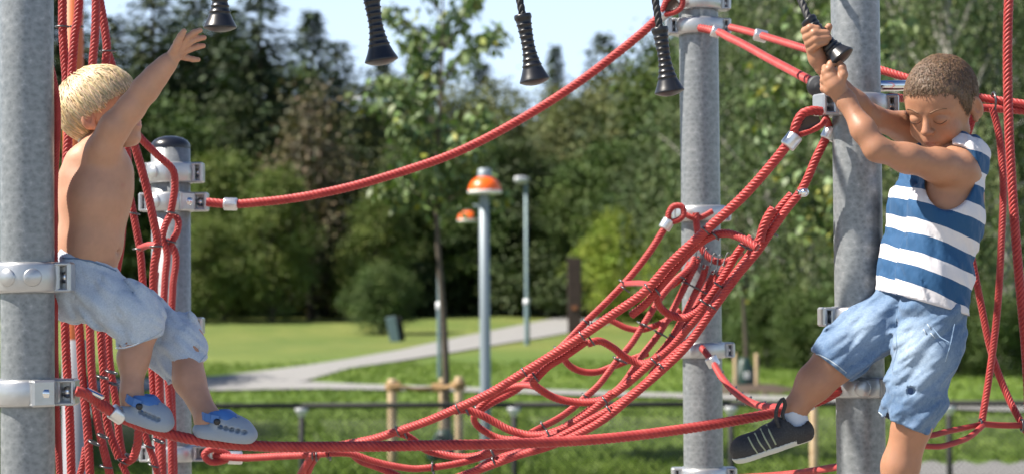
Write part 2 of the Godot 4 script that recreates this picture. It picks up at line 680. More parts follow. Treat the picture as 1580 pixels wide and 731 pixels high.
# broadleaf: H = 10 m, crown from y0 up, radius R; clumps shade one another
func broadleaf(seed_: int, R: float, y0: float, clumps: int, per: int, leaf_l: float, col: Color, flat := 0.75) -> Array:
	rng.seed = seed_
	var st := begin()
	tube(st, [Vector3(0, -0.15, 0), Vector3(0.1, 2.5, 0.05), Vector3(-0.08, 5.5, 0.05), Vector3(0.05, 8.6, 0)], 0.2, 0.04, 9, 0.5)
	var L := Leaves.new()
	var mid := (10.0 + y0) * 0.5
	var hh := (10.0 - y0) * 0.5
	for k in clumps:
		var u := rv().normalized()
		var rr := pow(rng.randf(), 0.45)
		var shape := 1.0 + 0.22 * sin(u.x * 5.0 + seed_) + 0.18 * sin(u.z * 6.0 + seed_ * 2.0)
		var taper := 1.0 - 0.35 * maxf(u.y, 0.0)
		var c := Vector3(u.x * R * rr * shape * taper, mid + u.y * hh * rr, u.z * R * rr * shape * taper)
		var cr := R * rng.randf_range(0.16, 0.30)
		if k % 5 == 0:
			limb(st, Vector3(0, clampf(c.y - R * 0.8, y0 * 0.6, 8.2), 0), c, 0.055, 0.012)
		var tone := vary(col, 0.22)
		for j in per:
			var p := c + Vector3(rng.randfn() * cr * 0.55, rng.randfn() * cr * 0.55 * flat, rng.randfn() * cr * 0.55)
			var along := (p - c).normalized() + rv() * 0.5 + Vector3(0, -0.4, 0)
			L.leaf(p, along, Vector3(0, 1, 0) + rv() * 0.55, leaf_l * rng.randf_range(0.7, 1.3), leaf_l * rng.randf_range(0.45, 0.7), vary(tone, 0.12))
	return [done(st), arrays_mesh(L.v, L.n, L.i, L.c)]

func spruce(seed_: int, R: float, col: Color, loose := 0.0) -> Array:
	rng.seed = seed_
	var st := begin()
	tube(st, [Vector3(0, -0.15, 0), Vector3(0.03, 5, 0), Vector3(0, 9.9, 0)], 0.19, 0.02, 8, 0.6)
	var L := Leaves.new()
	var y := 0.7 + loose * 3.0
	while y < 9.9:
		var h := (y - 0.5) / 9.5
		var br := R * pow(1.0 - h, 0.75) * rng.randf_range(0.78, 1.12) + 0.12
		var n := 7 if h < 0.8 else 5
		var ph := rng.randf() * TAU
		for k in n:
			if rng.randf() < loose * 0.35: continue
			var a := ph + TAU * k / n + rng.randf_range(-0.25, 0.25)
			var out := Vector3(cos(a), 0, sin(a))
			var l := br * rng.randf_range(0.7, 1.15)
			var s := 0.12
			var droop := lerpf(0.45, -0.35, h)
			var tone := vary(col, 0.25)
			if k % 3 == 0: limb(st, Vector3(0, y, 0), Vector3(0, y, 0) + out * l * 0.8 + Vector3(0, -droop * l * 0.5, 0), 0.03, 0.006)
			while s < 1.0:
				var p := Vector3(0, y, 0) + out * l * s + Vector3(0, -droop * l * s * s + rng.randf_range(-0.05, 0.05), 0)
				for e in 4:
					var side := out.cross(Vector3.UP) * (1.0 if e % 2 == 0 else -1.0)
					var al := out * 0.6 + side * rng.randf_range(0.2, 1.0) + Vector3(0, rng.randf_range(-0.8, 0.25), 0)
					L.leaf(p + rv() * 0.06, al, Vector3.UP + rv() * 0.5, rng.randf_range(0.22, 0.42) * (1.15 - 0.4 * s), rng.randf_range(0.07, 0.13), vary(tone, 0.25))
				s += 0.16 / maxf(l, 0.5)
		y += 0.30 - 0.1 * h
	return [done(st), arrays_mesh(L.v, L.n, L.i, L.c)]

# birch with hanging twigs
func weeping(seed_: int, R: float, col: Color) -> Array:
	rng.seed = seed_
	var st := begin()
	tube(st, [Vector3(0, -0.15, 0), Vector3(0.1, 3, 0), Vector3(-0.1, 6, 0.1), Vector3(0, 9.7, 0)], 0.17, 0.02, 8, 0.6)
	var L := Leaves.new()
	for k in 400:
		var h := rng.randf_range(0.22, 1.0)
		var a := rng.randf() * TAU
		var rr := R * sqrt(rng.randf()) * (1.0 - 0.65 * maxf(0.0, h - 0.45) / 0.55)
		var p := Vector3(cos(a) * rr, h * 10.0, sin(a) * rr)
		if k % 9 == 0: limb(st, Vector3(0, maxf(1.2, p.y - 1.5), 0), p, 0.04, 0.008)
		var len_ := rng.randf_range(0.9, 2.3)
		var s := 0.0
		var tone := vary(col, 0.3)
		var drift := Vector3(rng.randf_range(-0.12, 0.12), 0, rng.randf_range(-0.12, 0.12))
		while s < len_ and p.y - s > 0.4:
			var q := p + drift * s * s + Vector3(0, -s, 0)
			for e in 2:
				L.leaf(q + rv() * 0.05, Vector3(rng.randfn() * 0.5, -1.0, rng.randfn() * 0.5), rv(), rng.randf_range(0.08, 0.14), rng.randf_range(0.045, 0.075), vary(tone, 0.18))
			s += 0.08
	return [done(st), arrays_mesh(L.v, L.n, L.i, L.c)]

func plant(proto: Array, called: String, label: String, category: String, group: String, pos: Vector3, height: float, wide: float, turn: float, bark: Material) -> Node3D:
	var t := thing(called, label, category, pos, group)
	var a := part("trunk", proto[0], bark, t, false)
	var b := part("crown", proto[1], M.leaf, t, false)
	for o in [a, b]:
		o.scale = Vector3(height / 10.0 * wide, height / 10.0, height / 10.0 * wide)
		o.rotation.y = turn
	return t

func tree_at(proto: Array, called: String, label: String, category: String, group: String, px: float, d: float, top: float, wide: float, turn: float, bark: Material) -> void:
	var b := stand(px, d)
	var y := at(px, top, d).y
	plant(proto, called, label, category, group, b, y - b.y, wide, turn, bark)

func build_forest() -> void:
	var dark := Color(0.032, 0.056, 0.022)
	var mid := Color(0.060, 0.105, 0.020)
	var fresh := Color(0.19, 0.265, 0.026)
	var s1 := spruce(21, 2.3, dark)
	var s2 := spruce(22, 2.9, Color(0.038, 0.062, 0.026), 0.55)
	var b1 := broadleaf(31, 2.8, 0.3, 180, 130, 0.20, mid)
	var b2 := broadleaf(32, 2.4, 0.5, 170, 120, 0.19, Color(0.135, 0.165, 0.060))
	var b3 := broadleaf(33, 3.6, 0.1, 180, 120, 0.24, fresh)
	var b4 := broadleaf(34, 3.0, 0.4, 120, 46, 0.30, Color(0.115, 0.105, 0.058))
	var b5 := broadleaf(35, 4.8, 0.0, 170, 110, 0.32, mid)
	var b7 := broadleaf(37, 6.0, 0.0, 110, 46, 0.62, Color(0.045, 0.075, 0.020))
	var b8 := broadleaf(38, 3.6, 0.1, 180, 120, 0.24, Color(0.105, 0.150, 0.026))
	var b6 := broadleaf(36, 2.6, 0.3, 170, 125, 0.20, Color(0.045, 0.072, 0.022))
	var w1 := weeping(41, 3.0, Color(0.085, 0.125, 0.045))
	var w2 := weeping(42, 2.5, Color(0.075, 0.115, 0.038))
	var bk: Material = M.tree_bark
	var g := "tall dark conifers along the back of the wood"
	var l := "tall dark conifer standing in the wood behind the lawn"
	for a in [[-60, 96, -70, 1.2], [10, 92, -60, 1.25], [95, 98, -40, 1.3], [171, 94, 20, 1.35], [237, 90, -30, 1.3], [303, 100, -10, 1.4], [350, 92, 10, 1.35], [402, 88, -25, 1.4], [522, 104, 60, 1.3], [592, 110, 80, 1.1], [745, 120, 96, 1.2], [1090, 100, 10, 1.1]]:
		tree_at(s1 if int(a[0]) % 3 != 0 else s2, "conifer", l, "tree", g, a[0], a[1], a[2], a[3], a[0] * 0.7, bk)
	tree_at(s1, "conifer", "pointed dark conifer with a narrow top, left of the young tree's crown", "tree", g, 483, 100, 14, 1.1, 0.4, bk)
	tree_at(s2, "conifer", "ragged dark pine top that stands out above the pale wood in the sky gap", "tree", g, 935, 112, 48, 1.15, 2.1, bk)
	tree_at(s1, "conifer", "small narrow spruce tip beside the ragged pine against the sky", "tree", g, 860, 116, 68, 0.8, 1.0, bk)
	tree_at(s2, "conifer", "dark conifer crown directly behind the young tree's leaves", "tree", g, 655, 108, 38, 1.1, 3.0, bk)
	g = "pale broadleaf trees in the middle of the wood"
	l = "pale green broadleaf tree in the middle of the wood"
	for a in [[560, 100, 130, 1.1], [620, 104, 120, 1.2], [700, 100, 128, 1.2], [770, 96, 125, 1.1], [822, 102, 140, 1.2], [880, 94, 130, 1.0], [930, 98, 120, 1.2], [985, 92, 100, 1.1], [1035, 96, 70, 1.1]]:
		tree_at(b2, "broadleaf_tree", l, "tree", g, a[0], a[1], a[2], a[3], a[0] * 1.3, bk)
	g = "dark broadleaf trees along the lawn's far edge"
	l = "dense dark green broadleaf tree at the lawn's far edge"
	for a in [[40, 97, 0, 0.9], [140, 99, 60, 0.95], [280, 96, 20, 0.9], [340, 97, 30, 0.9], [430, 95, 70, 0.9], [-20, 84, 120, 1.1], [60, 84, 140, 1.2], [150, 82, 150, 1.2], [225, 85, 120, 1.1], [290, 84, 160, 1.1], [360, 86, 140, 1.1], [440, 86, 200, 1.2], [520, 86, 210, 1.3], [620, 86, 220, 1.3], [690, 84, 190, 1.4], [750, 82, 200, 1.3], [800, 82, 210, 1.4], [850, 84, 230, 1.3], [905, 80, 240, 1.3], [970, 78, 200, 1.3], [1040, 74, 160, 1.3]]:
		tree_at(b6 if int(a[0]) % 20 == 0 else b1, "broadleaf_tree", l, "tree", g, a[0], a[1], a[2], a[3], a[0] * 0.37, bk)
	for a in [[1080, 84, 0, 1.1], [1130, 80, -60, 1.1], [1190, 78, -70, 1.2], [1250, 80, -80, 1.2], [1310, 76, -70, 1.2], [1370, 74, -90, 1.2], [1430, 76, -60, 1.2], [1490, 72, -90, 1.2], [1550, 74, -80, 1.2], [1610, 74, -80, 1.2]]:
		tree_at(b6 if int(a[0]) % 20 == 0 else b1, "broadleaf_tree", "tall dark broadleaf tree standing behind the drooping birches", "tree", "broadleaf trees behind the birches", a[0], a[1], a[2], a[3], a[0] * 0.37, bk)
	g = "dark undergrowth bushes between the trunks of the wood"
	l = "low dark bush growing between the trunks of the wood"
	for k in 26:
		var px := -40.0 + k * 45.0 + (k * 37 % 20)
		if px > 1080.0: break
		tree_at(b7, "bush", l, "bush", g, px, 88.0 - 0.012 * px + (k * 13 % 7), 400.0 - (k * 29 % 50), 1.25, k * 1.7, bk)
	tree_at(b4, "broadleaf_tree", "grey brown twiggy tree with thin foliage in front of dark conifers", "tree", "", 478, 80, 112, 0.85, 0.5, bk)
	g = "bright green bushy trees in front of the wood"
	l = "bright green bushy tree in front of the dark wood beside the short post"
	for a in [[345, 78, 225, 0.85], [420, 76, 250, 0.8], [315, 75, 330, 1.0]]:
		tree_at(b8, "bushy_tree", l, "tree", g, a[0], a[1], a[2], a[3], a[0] * 0.9, bk)
	tree_at(b8, "bushy_tree", "light green leafy tree rising behind the round bush", "tree", g, 578, 78, 292, 0.85, 1.1, bk)
	tree_at(b3, "bushy_tree", "rounded bright yellow green tree behind the brown marker post", "tree", g, 955, 73, 318, 1.05, 0.2, bk)
	tree_at(b3, "bushy_tree", "low bright green sapling between marker post and tall grey post", "tree", g, 1032, 71, 335, 0.85, 2.4, bk)
	tree_at(b5, "bush", "round grey green bush beside the leaning grey plate on lawn", "bush", "", 588, 67, 404, 1.0, 0.8, bk)
	g = "drooping birches on the right side of the wood"
	l = "tall birch with long drooping twigs behind the striped-shirt boy"
	for a in [[1395, 44, -130, 1.0], [1470, 41, -150, 0.95], [1550, 42, -140, 1.0], [1620, 44, -130, 1.0]]:
		tree_at(w1, "birch_tree", l, "tree", g, a[0], a[1], a[2], a[3], a[0] * 0.77, M.birch_bark)
	l = "tall birch with drooping twigs behind the tall galvanised post pair"
	for a in [[1125, 54, -60, 1.15], [1190, 50, -90, 1.1], [1262, 48, -110, 1.1], [1335, 47, -120, 1.1], [1160, 60, -40, 1.2], [1235, 58, -70, 1.2]]:
		tree_at(w2, "birch_tree", l, "tree", g, a[0], a[1], a[2], a[3], a[0] * 0.77, M.birch_bark)
	g = "leafy bushes under the birches"
	l = "low leafy dark green bush growing under the drooping birches"
	for a in [[1075, 52, 470, 1.0], [1130, 47, 440, 1.0], [1185, 44, 420, 0.9], [1240, 43, 440, 1.0], [1300, 42, 430, 1.0], [1360, 41, 440, 1.0], [1420, 40, 455, 0.9], [1475, 39.5, 465, 1.0], [1530, 39, 440, 0.9], [1590, 39, 450, 1.0]]:
		tree_at(b5, "bush", l, "bush", g, a[0], a[1], a[2], a[3] * 0.9, a[0] * 0.5, bk)
	# off to the left of the view stand the trees whose shade lies on the lawn behind the fence
	g = "broadleaf trees that shade the lawn beside the fence"
	l = "large broadleaf tree shading the lawn behind the chain link fence"
	for a in [[-9.6, -26.4, 7.4], [-10.4, -28.8, 8.4], [-10.4, -31.0, 6.6], [-13.5, -36.5, 9.5], [-12.6, -39.5, 9.0]]:
		plant(b1, "broadleaf_tree", l, "tree", g, Vector3(a[0], ground(a[0], a[1]), a[1]), a[2], 0.95, a[0], bk)

# the staked young trees just beyond the fence
func young_tree(label: String, px: float, d: float, top: float, low: float, half_w: float, leaves: int, seed_: int, leaf_l: float, lean: Array) -> void:
	rng.seed = seed_
	var b := stand(px, d)
	var t := thing("young_tree", label, "tree", b, "staked young trees")
	var st := begin()
	var tops := at(px + lean[0], top, d)
	var fork := at(px + lean[1], low, d)
	tube(st, [b - Vector3(0, 0.1, 0), b.lerp(fork, 0.5) + Vector3(0.03, 0, 0), fork, fork.lerp(tops, 0.6) + Vector3(0.04, 0, 0), tops], 0.055, 0.008, 9, 0.2)
	var L := Leaves.new()
	var w := half_w * d / F
	var hgt := tops.y - fork.y
	for k in 34:
		var h := rng.randf_range(0.02, 0.97)
		var a := rng.randf() * TAU
		var reach := w * rng.randf_range(0.55, 1.05) * (1.0 - 0.35 * absf(h - 0.45))
		var s := fork.lerp(tops, maxf(0.0, h - 0.2))
		var e := Vector3(fork.x + cos(a) * reach, fork.y + h * hgt, fork.z + sin(a) * reach)
		var m := s.lerp(e, 0.5) + Vector3(0, 0.12, 0) + rv() * 0.05
		tube(st, [s, m, e], 0.014, 0.003, 5, 0.12)
		for j in leaves / 34:
			var q := pow(rng.randf(), 0.55)
			var p := s.lerp(m, q * 2.0) if q < 0.5 else m.lerp(e, q * 2.0 - 1.0)
			p += rv() * 0.07
			var al := Vector3(rng.randfn() * 0.7, -0.75, rng.randfn() * 0.7)
			L.leaf(p, al, rv() + Vector3(-0.3, 0.6, 0), leaf_l * rng.randf_range(0.7, 1.25), leaf_l * rng.randf_range(0.5, 0.72), vary(Color(0.115, 0.175, 0.06) if rng.randf() < 0.94 else Color(0.2, 0.22, 0.03), 0.3))
	part("trunk", done(st), M.tree_bark, t)
	part("crown", arrays_mesh(L.v, L.n, L.i, L.c), M.gloss_leaf, t)

func stake(label: String, px: float, d: float, top: float, wpx: float, group: String) -> void:
	var b := stand(px, d)
	var y := at(px, top, d).y
	var t := thing("tree_stake", label, "stake", b, group)
	var st := begin()
	var r := wpx * 0.5 * d / F
	lathe(st, b - Vector3(0, 0.1, 0), Vector3.UP, [[0.0, r], [y - b.y + 0.07, r * 0.97], [y - b.y + 0.1, r * 0.8], [y - b.y + 0.1, 0.0]], 10)
	part("pole", done(st), M.raw_wood, t)

func build_young_trees() -> void:
	young_tree("young staked tree with glossy pale leaves behind the sagging rope", 690, 26.0, -90, 322, 132, 2600, 61, 0.15, [-8, -17])
	young_tree("young leafy tree with glossy leaves behind the right galvanised post", 1318, 21.0, -160, 380, 155, 3200, 62, 0.125, [0, -6])
	young_tree("slim staked sapling in a mulch bed beyond the fence", 1149, 36.0, 330, 470, 26, 130, 63, 0.12, [-3, -1])
	var g := "wooden stakes round the young tree"
	stake("peeled stake at the young tree, tied to its trunk by rope", 604, 25.6, 584, 15, g)
	stake("peeled stake close by the young tree's trunk with rope end", 707, 25.4, 581, 14, g)
	stake("thinner peeled stake behind the young tree's trunk", 681, 26.6, 583, 10, g)
	g = "stakes round the far sapling"
	stake("pale thin stake beside the green watering bag in mulch", 1134, 35.6, 545, 7, g)
	stake("pale thin stake on the far side of the mulch bed", 1167, 35.6, 545, 7, g)
	stake("weathered round stake behind the black trainer by the fence", 1254, 22.9, 600, 14, "")
	# tying rope between stakes and trunk
	var t := thing("tie_rope", "brown coir rope tying the young tree between its stakes", "rope", at(604, 599, 25.5))
	part("strand", rope_mesh([at(600, 596, 25.55), at(611, 596, 25.5), at(640, 600, 25.6), at(674, 598, 25.85), at(688, 597, 25.7), at(707, 594, 25.32), at(713, 596, 25.4)], 0.024), M.coir, t)
	for a in [[606, 596, 25.6, 0.085], [676, 597, 26.0, 0.072], [707, 594, 25.4, 0.08]]:
		var st := begin()
		for k in 3: torus(st, at(a[0], a[1] - 4 + k * 4, a[2]), Vector3(0.1 * (k - 1), 1, 0.08), a[3], 0.018, 16, 6)
		part("lashing", done(st), M.coir, t)
	# watering bags
	for a in [["dark green watering bag zipped round the young tree's trunk", 683, 25.9, 662, 0.19, 0.75], ["green watering bag at the foot of the far sapling", 1148, 35.9, 552, 0.20, 0.62]]:
		var b := stand(a[1], a[2])
		var o := thing("watering_bag", a[0], "bag", b, "")
		var st := begin()
		var hgt: float = at(a[1], a[3], a[2]).y - b.y
		var R: float = a[4]
		lathe(st, b, Vector3.UP, [[0.0, R * 1.1], [hgt * 0.25, R * 1.2], [hgt * 0.6, R * 0.95], [hgt * 0.85, R * 0.6], [hgt, R * 0.42], [hgt, 0.0]], 16)
		part("sleeve", done(st), M.bag_green, o)
		st = begin()
		bevel_box(st, b + Vector3(0.02, hgt * 0.5, R * 1.02), Basis(), Vector3(0.05, 0.06, 0.02), 0.008)
		part("patch", done(st), mat(srgb(0.5, 0.52, 0.53), 0.5), o)
	# mulch bed
	var b := stand(1160, 35.8)
	var st := begin()
	lathe(st, b - Vector3(0, 0.03, 0), Vector3.UP, [[0.0, 0.95], [0.10, 0.72], [0.17, 0.4], [0.19, 0.0]], 20)
	var mb := structure("mulch_bed", done(st), M.mulch)
	mb.set_meta("label", "low mound of dark mulch under the far sapling")

# ---------------------------------------------------------------- fence, lamps, posts on the lawn
func build_fence() -> void:
	var posts := [-190.0, 137.0, 465.0, 793.0, 1128.0, 1465.0, 1805.0]
	var dist := [24.6, 24.4, 24.2, 24.0, 23.7, 23.4, 23.1]
	var base := stand(465, 24.2)
	var t := thing("chain_link_fence", "low black chain link fence with top rail across the lawn", "fence", base)
	var tops := []
	var feet := []
	for i in posts.size():
		var p := at(posts[i], 628.0 - i * 1.2, dist[i])
		tops.append(p)
		feet.append(Vector3(p.x, ground(p.x, p.z) - 0.05, p.z))
	for i in posts.size():
		var st := begin()
		var h: float = tops[i].y - feet[i].y
		lathe(st, feet[i], Vector3.UP, [[0.0, 0.036], [h - 0.1, 0.036], [h - 0.1, 0.0]], 12)
		var po := part("post", done(st), M.black_paint, t)
		st = begin()
		lathe(st, tops[i] + Vector3(0, -0.17, 0), Vector3.UP, [[0.0, 0.0], [0.0, 0.026], [0.05, 0.04], [0.1, 0.075], [0.14, 0.088], [0.14, 0.0]], 14)
		part("post_cap", done(st), M.cast_grey, po, false)
	for i in posts.size() - 1:
		var st := begin()
		tube(st, [tops[i], tops[i + 1]], 0.034, 0.034, 10)
		part("top_rail", done(st), M.black_paint, t)
		st = begin()
		var a: Vector3 = tops[i] - Vector3(0, 0.03, 0)
		var b: Vector3 = tops[i + 1] - Vector3(0, 0.03, 0)
		var run := a.distance_to(b)
		var hgt := minf(tops[i].y - feet[i].y, tops[i + 1].y - feet[i + 1].y) - 0.08
		var s := -hgt
		while s < run:
			for dirn in 2:
				var s0 := maxf(s, 0.0)
				var s1 := minf(s + hgt, run)
				var e0 := s0 - s
				var e1 := s1 - s
				if dirn == 1:
					e0 = hgt - e0
					e1 = hgt - e1
				var pa := a.lerp(b, s0 / run) - Vector3(0, e0, 0)
				var pb := a.lerp(b, s1 / run) - Vector3(0, e1, 0)
				if pa.distance_to(pb) > 0.02: tube(st, [pa, pb], 0.0045, 0.0045, 3)
			s += 0.06
		var o := part("wire_mesh", done(st), M.wire, t)
		o.set_meta("kind", "stuff")

func orange_lamp(label: String, px: float, d: float, dome_top: float, k: float, side := 0.0) -> void:
	var b := stand(px + side, d)
	var rim := at(px, dome_top + 31 * k, d)
	var t := thing("street_lamp", label, "lamp", b, "orange domed street lamps")
	var u := d / F * k
	var st := begin()
	var h := rim.y - b.y
	lathe(st, b, Vector3.UP, [[-0.1, 8.6 * u], [h * 0.55, 8.4 * u], [h * 0.55 + 0.02, 8.0 * u], [h + 2 * u, 7.6 * u], [h + 2 * u, 0.0]], 16)
	if side > 0.0:
		var elbow := Vector3(b.x, rim.y + 38 * u, b.z)
		tube(st, [Vector3(b.x, rim.y, b.z), elbow], 6.5 * u, 6.0 * u, 12)
		tube(st, [elbow, rim + Vector3(0, 36 * u, 0)], 4.5 * u, 4.0 * u, 10)
	part("pole", done(st), M.lamp_grey, t)
	st = begin()
	var prof := []
	for i in 9:
		var a := PI * 0.5 * i / 8.0
		prof.append([23.0 * u * sin(a) , 25.5 * u * cos(a) + 0.001])
	lathe(st, rim + Vector3(0, 4 * u, 0), Vector3.UP, prof, 24)
	part("lamp_shade", done(st), M.orange_gloss, t)
	st = begin()
	lathe(st, rim, Vector3.UP, [[4 * u, 25.5 * u], [3 * u, 26.5 * u], [0, 26.5 * u], [-1 * u, 24 * u], [-1 * u, 0.0]], 24)
	part("rim", done(st), M.white_paint, t)
	st = begin()
	lathe(st, rim + Vector3(0, 24 * u, 0), Vector3.UP, [[0, 11.0 * u], [12 * u, 10.5 * u], [14 * u, 8 * u], [14 * u, 0.0]], 16)
	part("cap", done(st), M.lamp_grey, t)

func cobra_lamp(label: String, px: float, d: float, top: float, pole_px: float, head: float, only_head_left: bool) -> void:
	var b := stand(px, d)
	var y := at(px, top, d).y
	var t := thing("street_lamp", label, "lamp", b, "slim grey street lamps")
	var st := begin()
	var u := d / F
	var h := y - b.y
	lathe(st, b, Vector3.UP, [[-0.1, pole_px * 0.75 * u], [h * 0.26, pole_px * 0.72 * u], [h * 0.27, pole_px * 0.5 * u], [h, pole_px * 0.42 * u], [h, 0.0]], 10)
	part("pole", done(st), M.lamp_teal, t)
	st = begin()
	lathe(st, b + Vector3(0, h * 0.26, 0), Vector3.UP, [[-0.05, pole_px * 0.95 * u], [0.1, pole_px * 0.95 * u], [0.1, 0.0]], 10)
	part("collar", done(st), M.cast_grey, t)
	st = begin()
	var dirn := Vector3(-1, 0.05, 0.35).normalized()
	var c := Vector3(b.x, y, b.z) + Vector3.UP * 0.02
	if only_head_left:
		var arm := begin()
		tube(arm, [c, c + Vector3(-50 * u, 6 * u, 0), c + Vector3(-104 * u, 3 * u, 0)], 2.4 * u, 2.0 * u, 8, 0.1)
		part("arm", done(arm), M.lamp_teal, t)
		c += Vector3(-100 * u, 3 * u, 0)
	lathe(st, c - dirn * head * 0.25 * u, dirn, [[0.0, 0.0], [0.0, 3.0 * u], [head * 0.35 * u, 5.6 * u], [head * 0.8 * u, 5.8 * u], [head * 1.1 * u, 4.5 * u], [head * 1.2 * u, 0.0]], 14)
	part("lamp_head", done(st), M.cast_grey, t)

func build_lawn_things() -> void:
	orange_lamp("near grey street lamp with glossy orange dome shade behind the fence", 748, 24.7, 267, 1.0)
	orange_lamp("smaller far street lamp with orange dome shade on a side arm", 722, 44.0, 322, 0.62, 26.0)
	cobra_lamp("slim grey green street lamp standing at the path's edge", 813, 58.0, 279, 5.5, 20, false)
	cobra_lamp("grey street lamp whose oval head shows through the young tree's leaves", 677, 40.0, 160, 4.5, 36, true)
	# brown marker post by the path
	var b := on_ground(887, 514)
	var d := -b.z
	var t := thing("marker_post", "flat dark brown marker post standing beside the path", "post", b)
	var st := begin()
	var h := at(885, 398, d).y - b.y
	var u := d / F
	bevel_box(st, b + Vector3(0, h * 0.5 - 0.05, 0), Basis(), Vector3(10.5 * u, h * 0.5 + 0.05, 4 * u), 0.01)
	part("board", done(st), M.rust_brown, t)
	st = begin()
	bevel_box(st, b + Vector3(0, h * 0.34, 4.0 * u + 0.012), Basis(), Vector3(4 * u, 3 * u, 0.01), 0.003)
	part("plaque", done(st), mat(srgb(0.33, 0.12, 0.05), 0.6), t)
	# leaning plate at the bush
	b = on_ground(609, 527)
	d = -b.z
	u = d / F
	t = thing("leaning_plate", "tilted blue grey plate leaning at the round bush", "plate", b)
	st = begin()
	bevel_box(st, b + Vector3(-3 * u, 18 * u, 0), Basis(Vector3(0, 0, 1), 0.17), Vector3(7.5 * u, 21 * u, 0.05), 0.01)
	part("panel", done(st), M.lamp_teal, t)
	st = begin()
	bevel_box(st, b + Vector3(7 * u, 20 * u, -0.12), Basis(Vector3(0, 0, 1), 0.17), Vector3(6 * u, 19 * u, 0.05), 0.01)
	part("backing", done(st), M.black_paint, t)

func on_path(p: Vector3) -> bool:
	var q := cb.transposed() * (p - eye)
	var px := CX + q.x / -q.z * F
	var py := CY - q.y / -q.z * F
	for rows in [PATH, BRANCH]:
		for i in rows.size() - 1:
			if px >= rows[i][0] and px < rows[i + 1][0]:
				var e: float = (px - rows[i][0]) / (rows[i + 1][0] - rows[i][0])
				if py > lerpf(rows[i][1], rows[i + 1][1], e) - 1.5 and py < lerpf(rows[i][2], rows[i + 1][2], e) + 1.5: return true
	return px > 1325.0 and py > 713.0

func build_grass() -> void:
	var L := Leaves.new()
	rng.seed = 77
	for k in 7:
		var a := rng.randf() * TAU
		var o := Vector3(cos(a), 0, sin(a)) * rng.randf() * 0.05
		L.leaf(o, Vector3(cos(a) * 0.5, 1, sin(a) * 0.5), Vector3(sin(a), 0.4, cos(a)), rng.randf_range(0.045, 0.10), 0.011, vary(Color(0.115, 0.19, 0.022), 0.15))
	var mesh := arrays_mesh(L.v, L.n, L.i, L.c)
	var mm := MultiMesh.new()
	mm.transform_format = MultiMesh.TRANSFORM_3D
	mm.use_colors = false
	mm.mesh = mesh
	var xf := []
	for k in 26000:
		var d := 22.5 + 26.0 * pow(rng.randf(), 1.5)
		var x := rng.randf_range(-0.29, 0.29) * d
		var s := rng.randf_range(0.7, 1.5)
		var p := Vector3(x, ground(x, -d) - 0.005, -d)
		if on_path(p): continue
		xf.append(Transform3D(Basis(Vector3.UP, rng.randf() * TAU).scaled(Vector3.ONE * s), p))
	mm.instance_count = xf.size()
	for k in xf.size(): mm.set_instance_transform(k, xf[k])
	var o := MultiMeshInstance3D.new()
	o.name = "grass"
	o.multimesh = mm
	o.material_override = M.grass
	add_child(o)
	tag(o, "short green grass growing on the lawn around the fence", "grass", "", "stuff")

# ---------------------------------------------------------------- play equipment
const POST_R := 0.0545
func px_list(a: Array, d0: float, d1: float) -> Array:         # pixels to points, depth runs from d0 to d1 (or is the third number)
	var out := []
	for i in a.size():
		var d: float = a[i][2] if a[i].size() > 2 else lerpf(d0, d1, float(i) / maxi(1, a.size() - 1))
		out.append(at(a[i][0], a[i][1], d))
	return out

func depth_of(p: Vector3) -> float:
	return -(cb.transposed() * (p - eye)).z

func strand(t: Node3D, pts: Array, wpx: float, m: Material = null, called := "rope") -> MeshInstance3D:
	var d := depth_of(pts[pts.size() / 2])
	return part(called, rope_mesh(pts, wpx * 0.5 * d / F), m if m else M.rope, t)

func ferrule(t: Node3D, p: Vector3, dirn: Vector3, r: float, l: float) -> void:
	var st := begin()
	var a := p - dirn.normalized() * l * 0.5
	lathe(st, a, dirn, [[0, r * 0.85], [l * 0.04, r], [l * 0.12, r * 1.03], [l * 0.88, r * 1.03], [l * 0.96, r], [l, r * 0.85]], 20)
	lathe(st, a, dirn, [[l, r * 0.85], [l, 0.0]], 20)
	lathe(st, a, -dirn, [[0, r * 0.85], [0, 0.0]], 20)
	part("ferrule", done(st), M.alu, t)

func thimble(t: Node3D, a: Vector3, b: Vector3, r: float, wide: float, m: Material, with_plate := false) -> void:   # rope eye from a sleeve at b round a bolt at a
	var ax := (a - b).normalized()
	var sd := ax.cross(cb.z).normalized()
	var l := a.distance_to(b)
	var pts := [b + sd * r * 0.6, b + ax * l * 0.45 + sd * wide * 0.85, b + ax * l * 0.82 + sd * wide * 0.9, a + ax * wide * 0.35, b + ax * l * 0.82 - sd * wide * 0.9, b + ax * l * 0.45 - sd * wide * 0.85, b - sd * r * 0.6]
	part("rope_eye", rope_mesh(pts, r), m, t)
	if with_plate:
		var st := begin()
		var w := wide - r
		var q := [b + ax * l * 0.1, b + ax * l * 0.5 + sd * w * 0.95, b + ax * l * 0.85 + sd * w * 0.9, a - ax * r, b + ax * l * 0.85 - sd * w * 0.9, b + ax * l * 0.5 - sd * w * 0.95]
		for s in [-1.0, 1.0]:
			var o: Vector3 = cb.z * 0.006 * s
			for i in range(1, 5):
				if s > 0: tri(st, q[0] + o, q[i + 1] + o, q[i] + o)
				else: tri(st, q[0] + o, q[i] + o, q[i + 1] + o)
		for i in 6:
			var o: Vector3 = cb.z * 0.006
			quad(st, q[i] - o, q[(i + 1) % 6] - o, q[(i + 1) % 6] + o, q[i] + o)
		part("thimble", done(st), M.rubber_brown, t)

func ring_clip(t: Node3D, p: Vector3, tan: Vector3, r: float, two := Vector3.ZERO) -> void:
	var st := begin()
	var n := tan.normalized()
	torus(st, p, n, r * 1.12, 0.0026, 16, 6)
	if two != Vector3.ZERO:
		torus(st, p + two, n, r * 1.12, 0.0026, 16, 6)
	part("clip", done(st), M.clip, t)

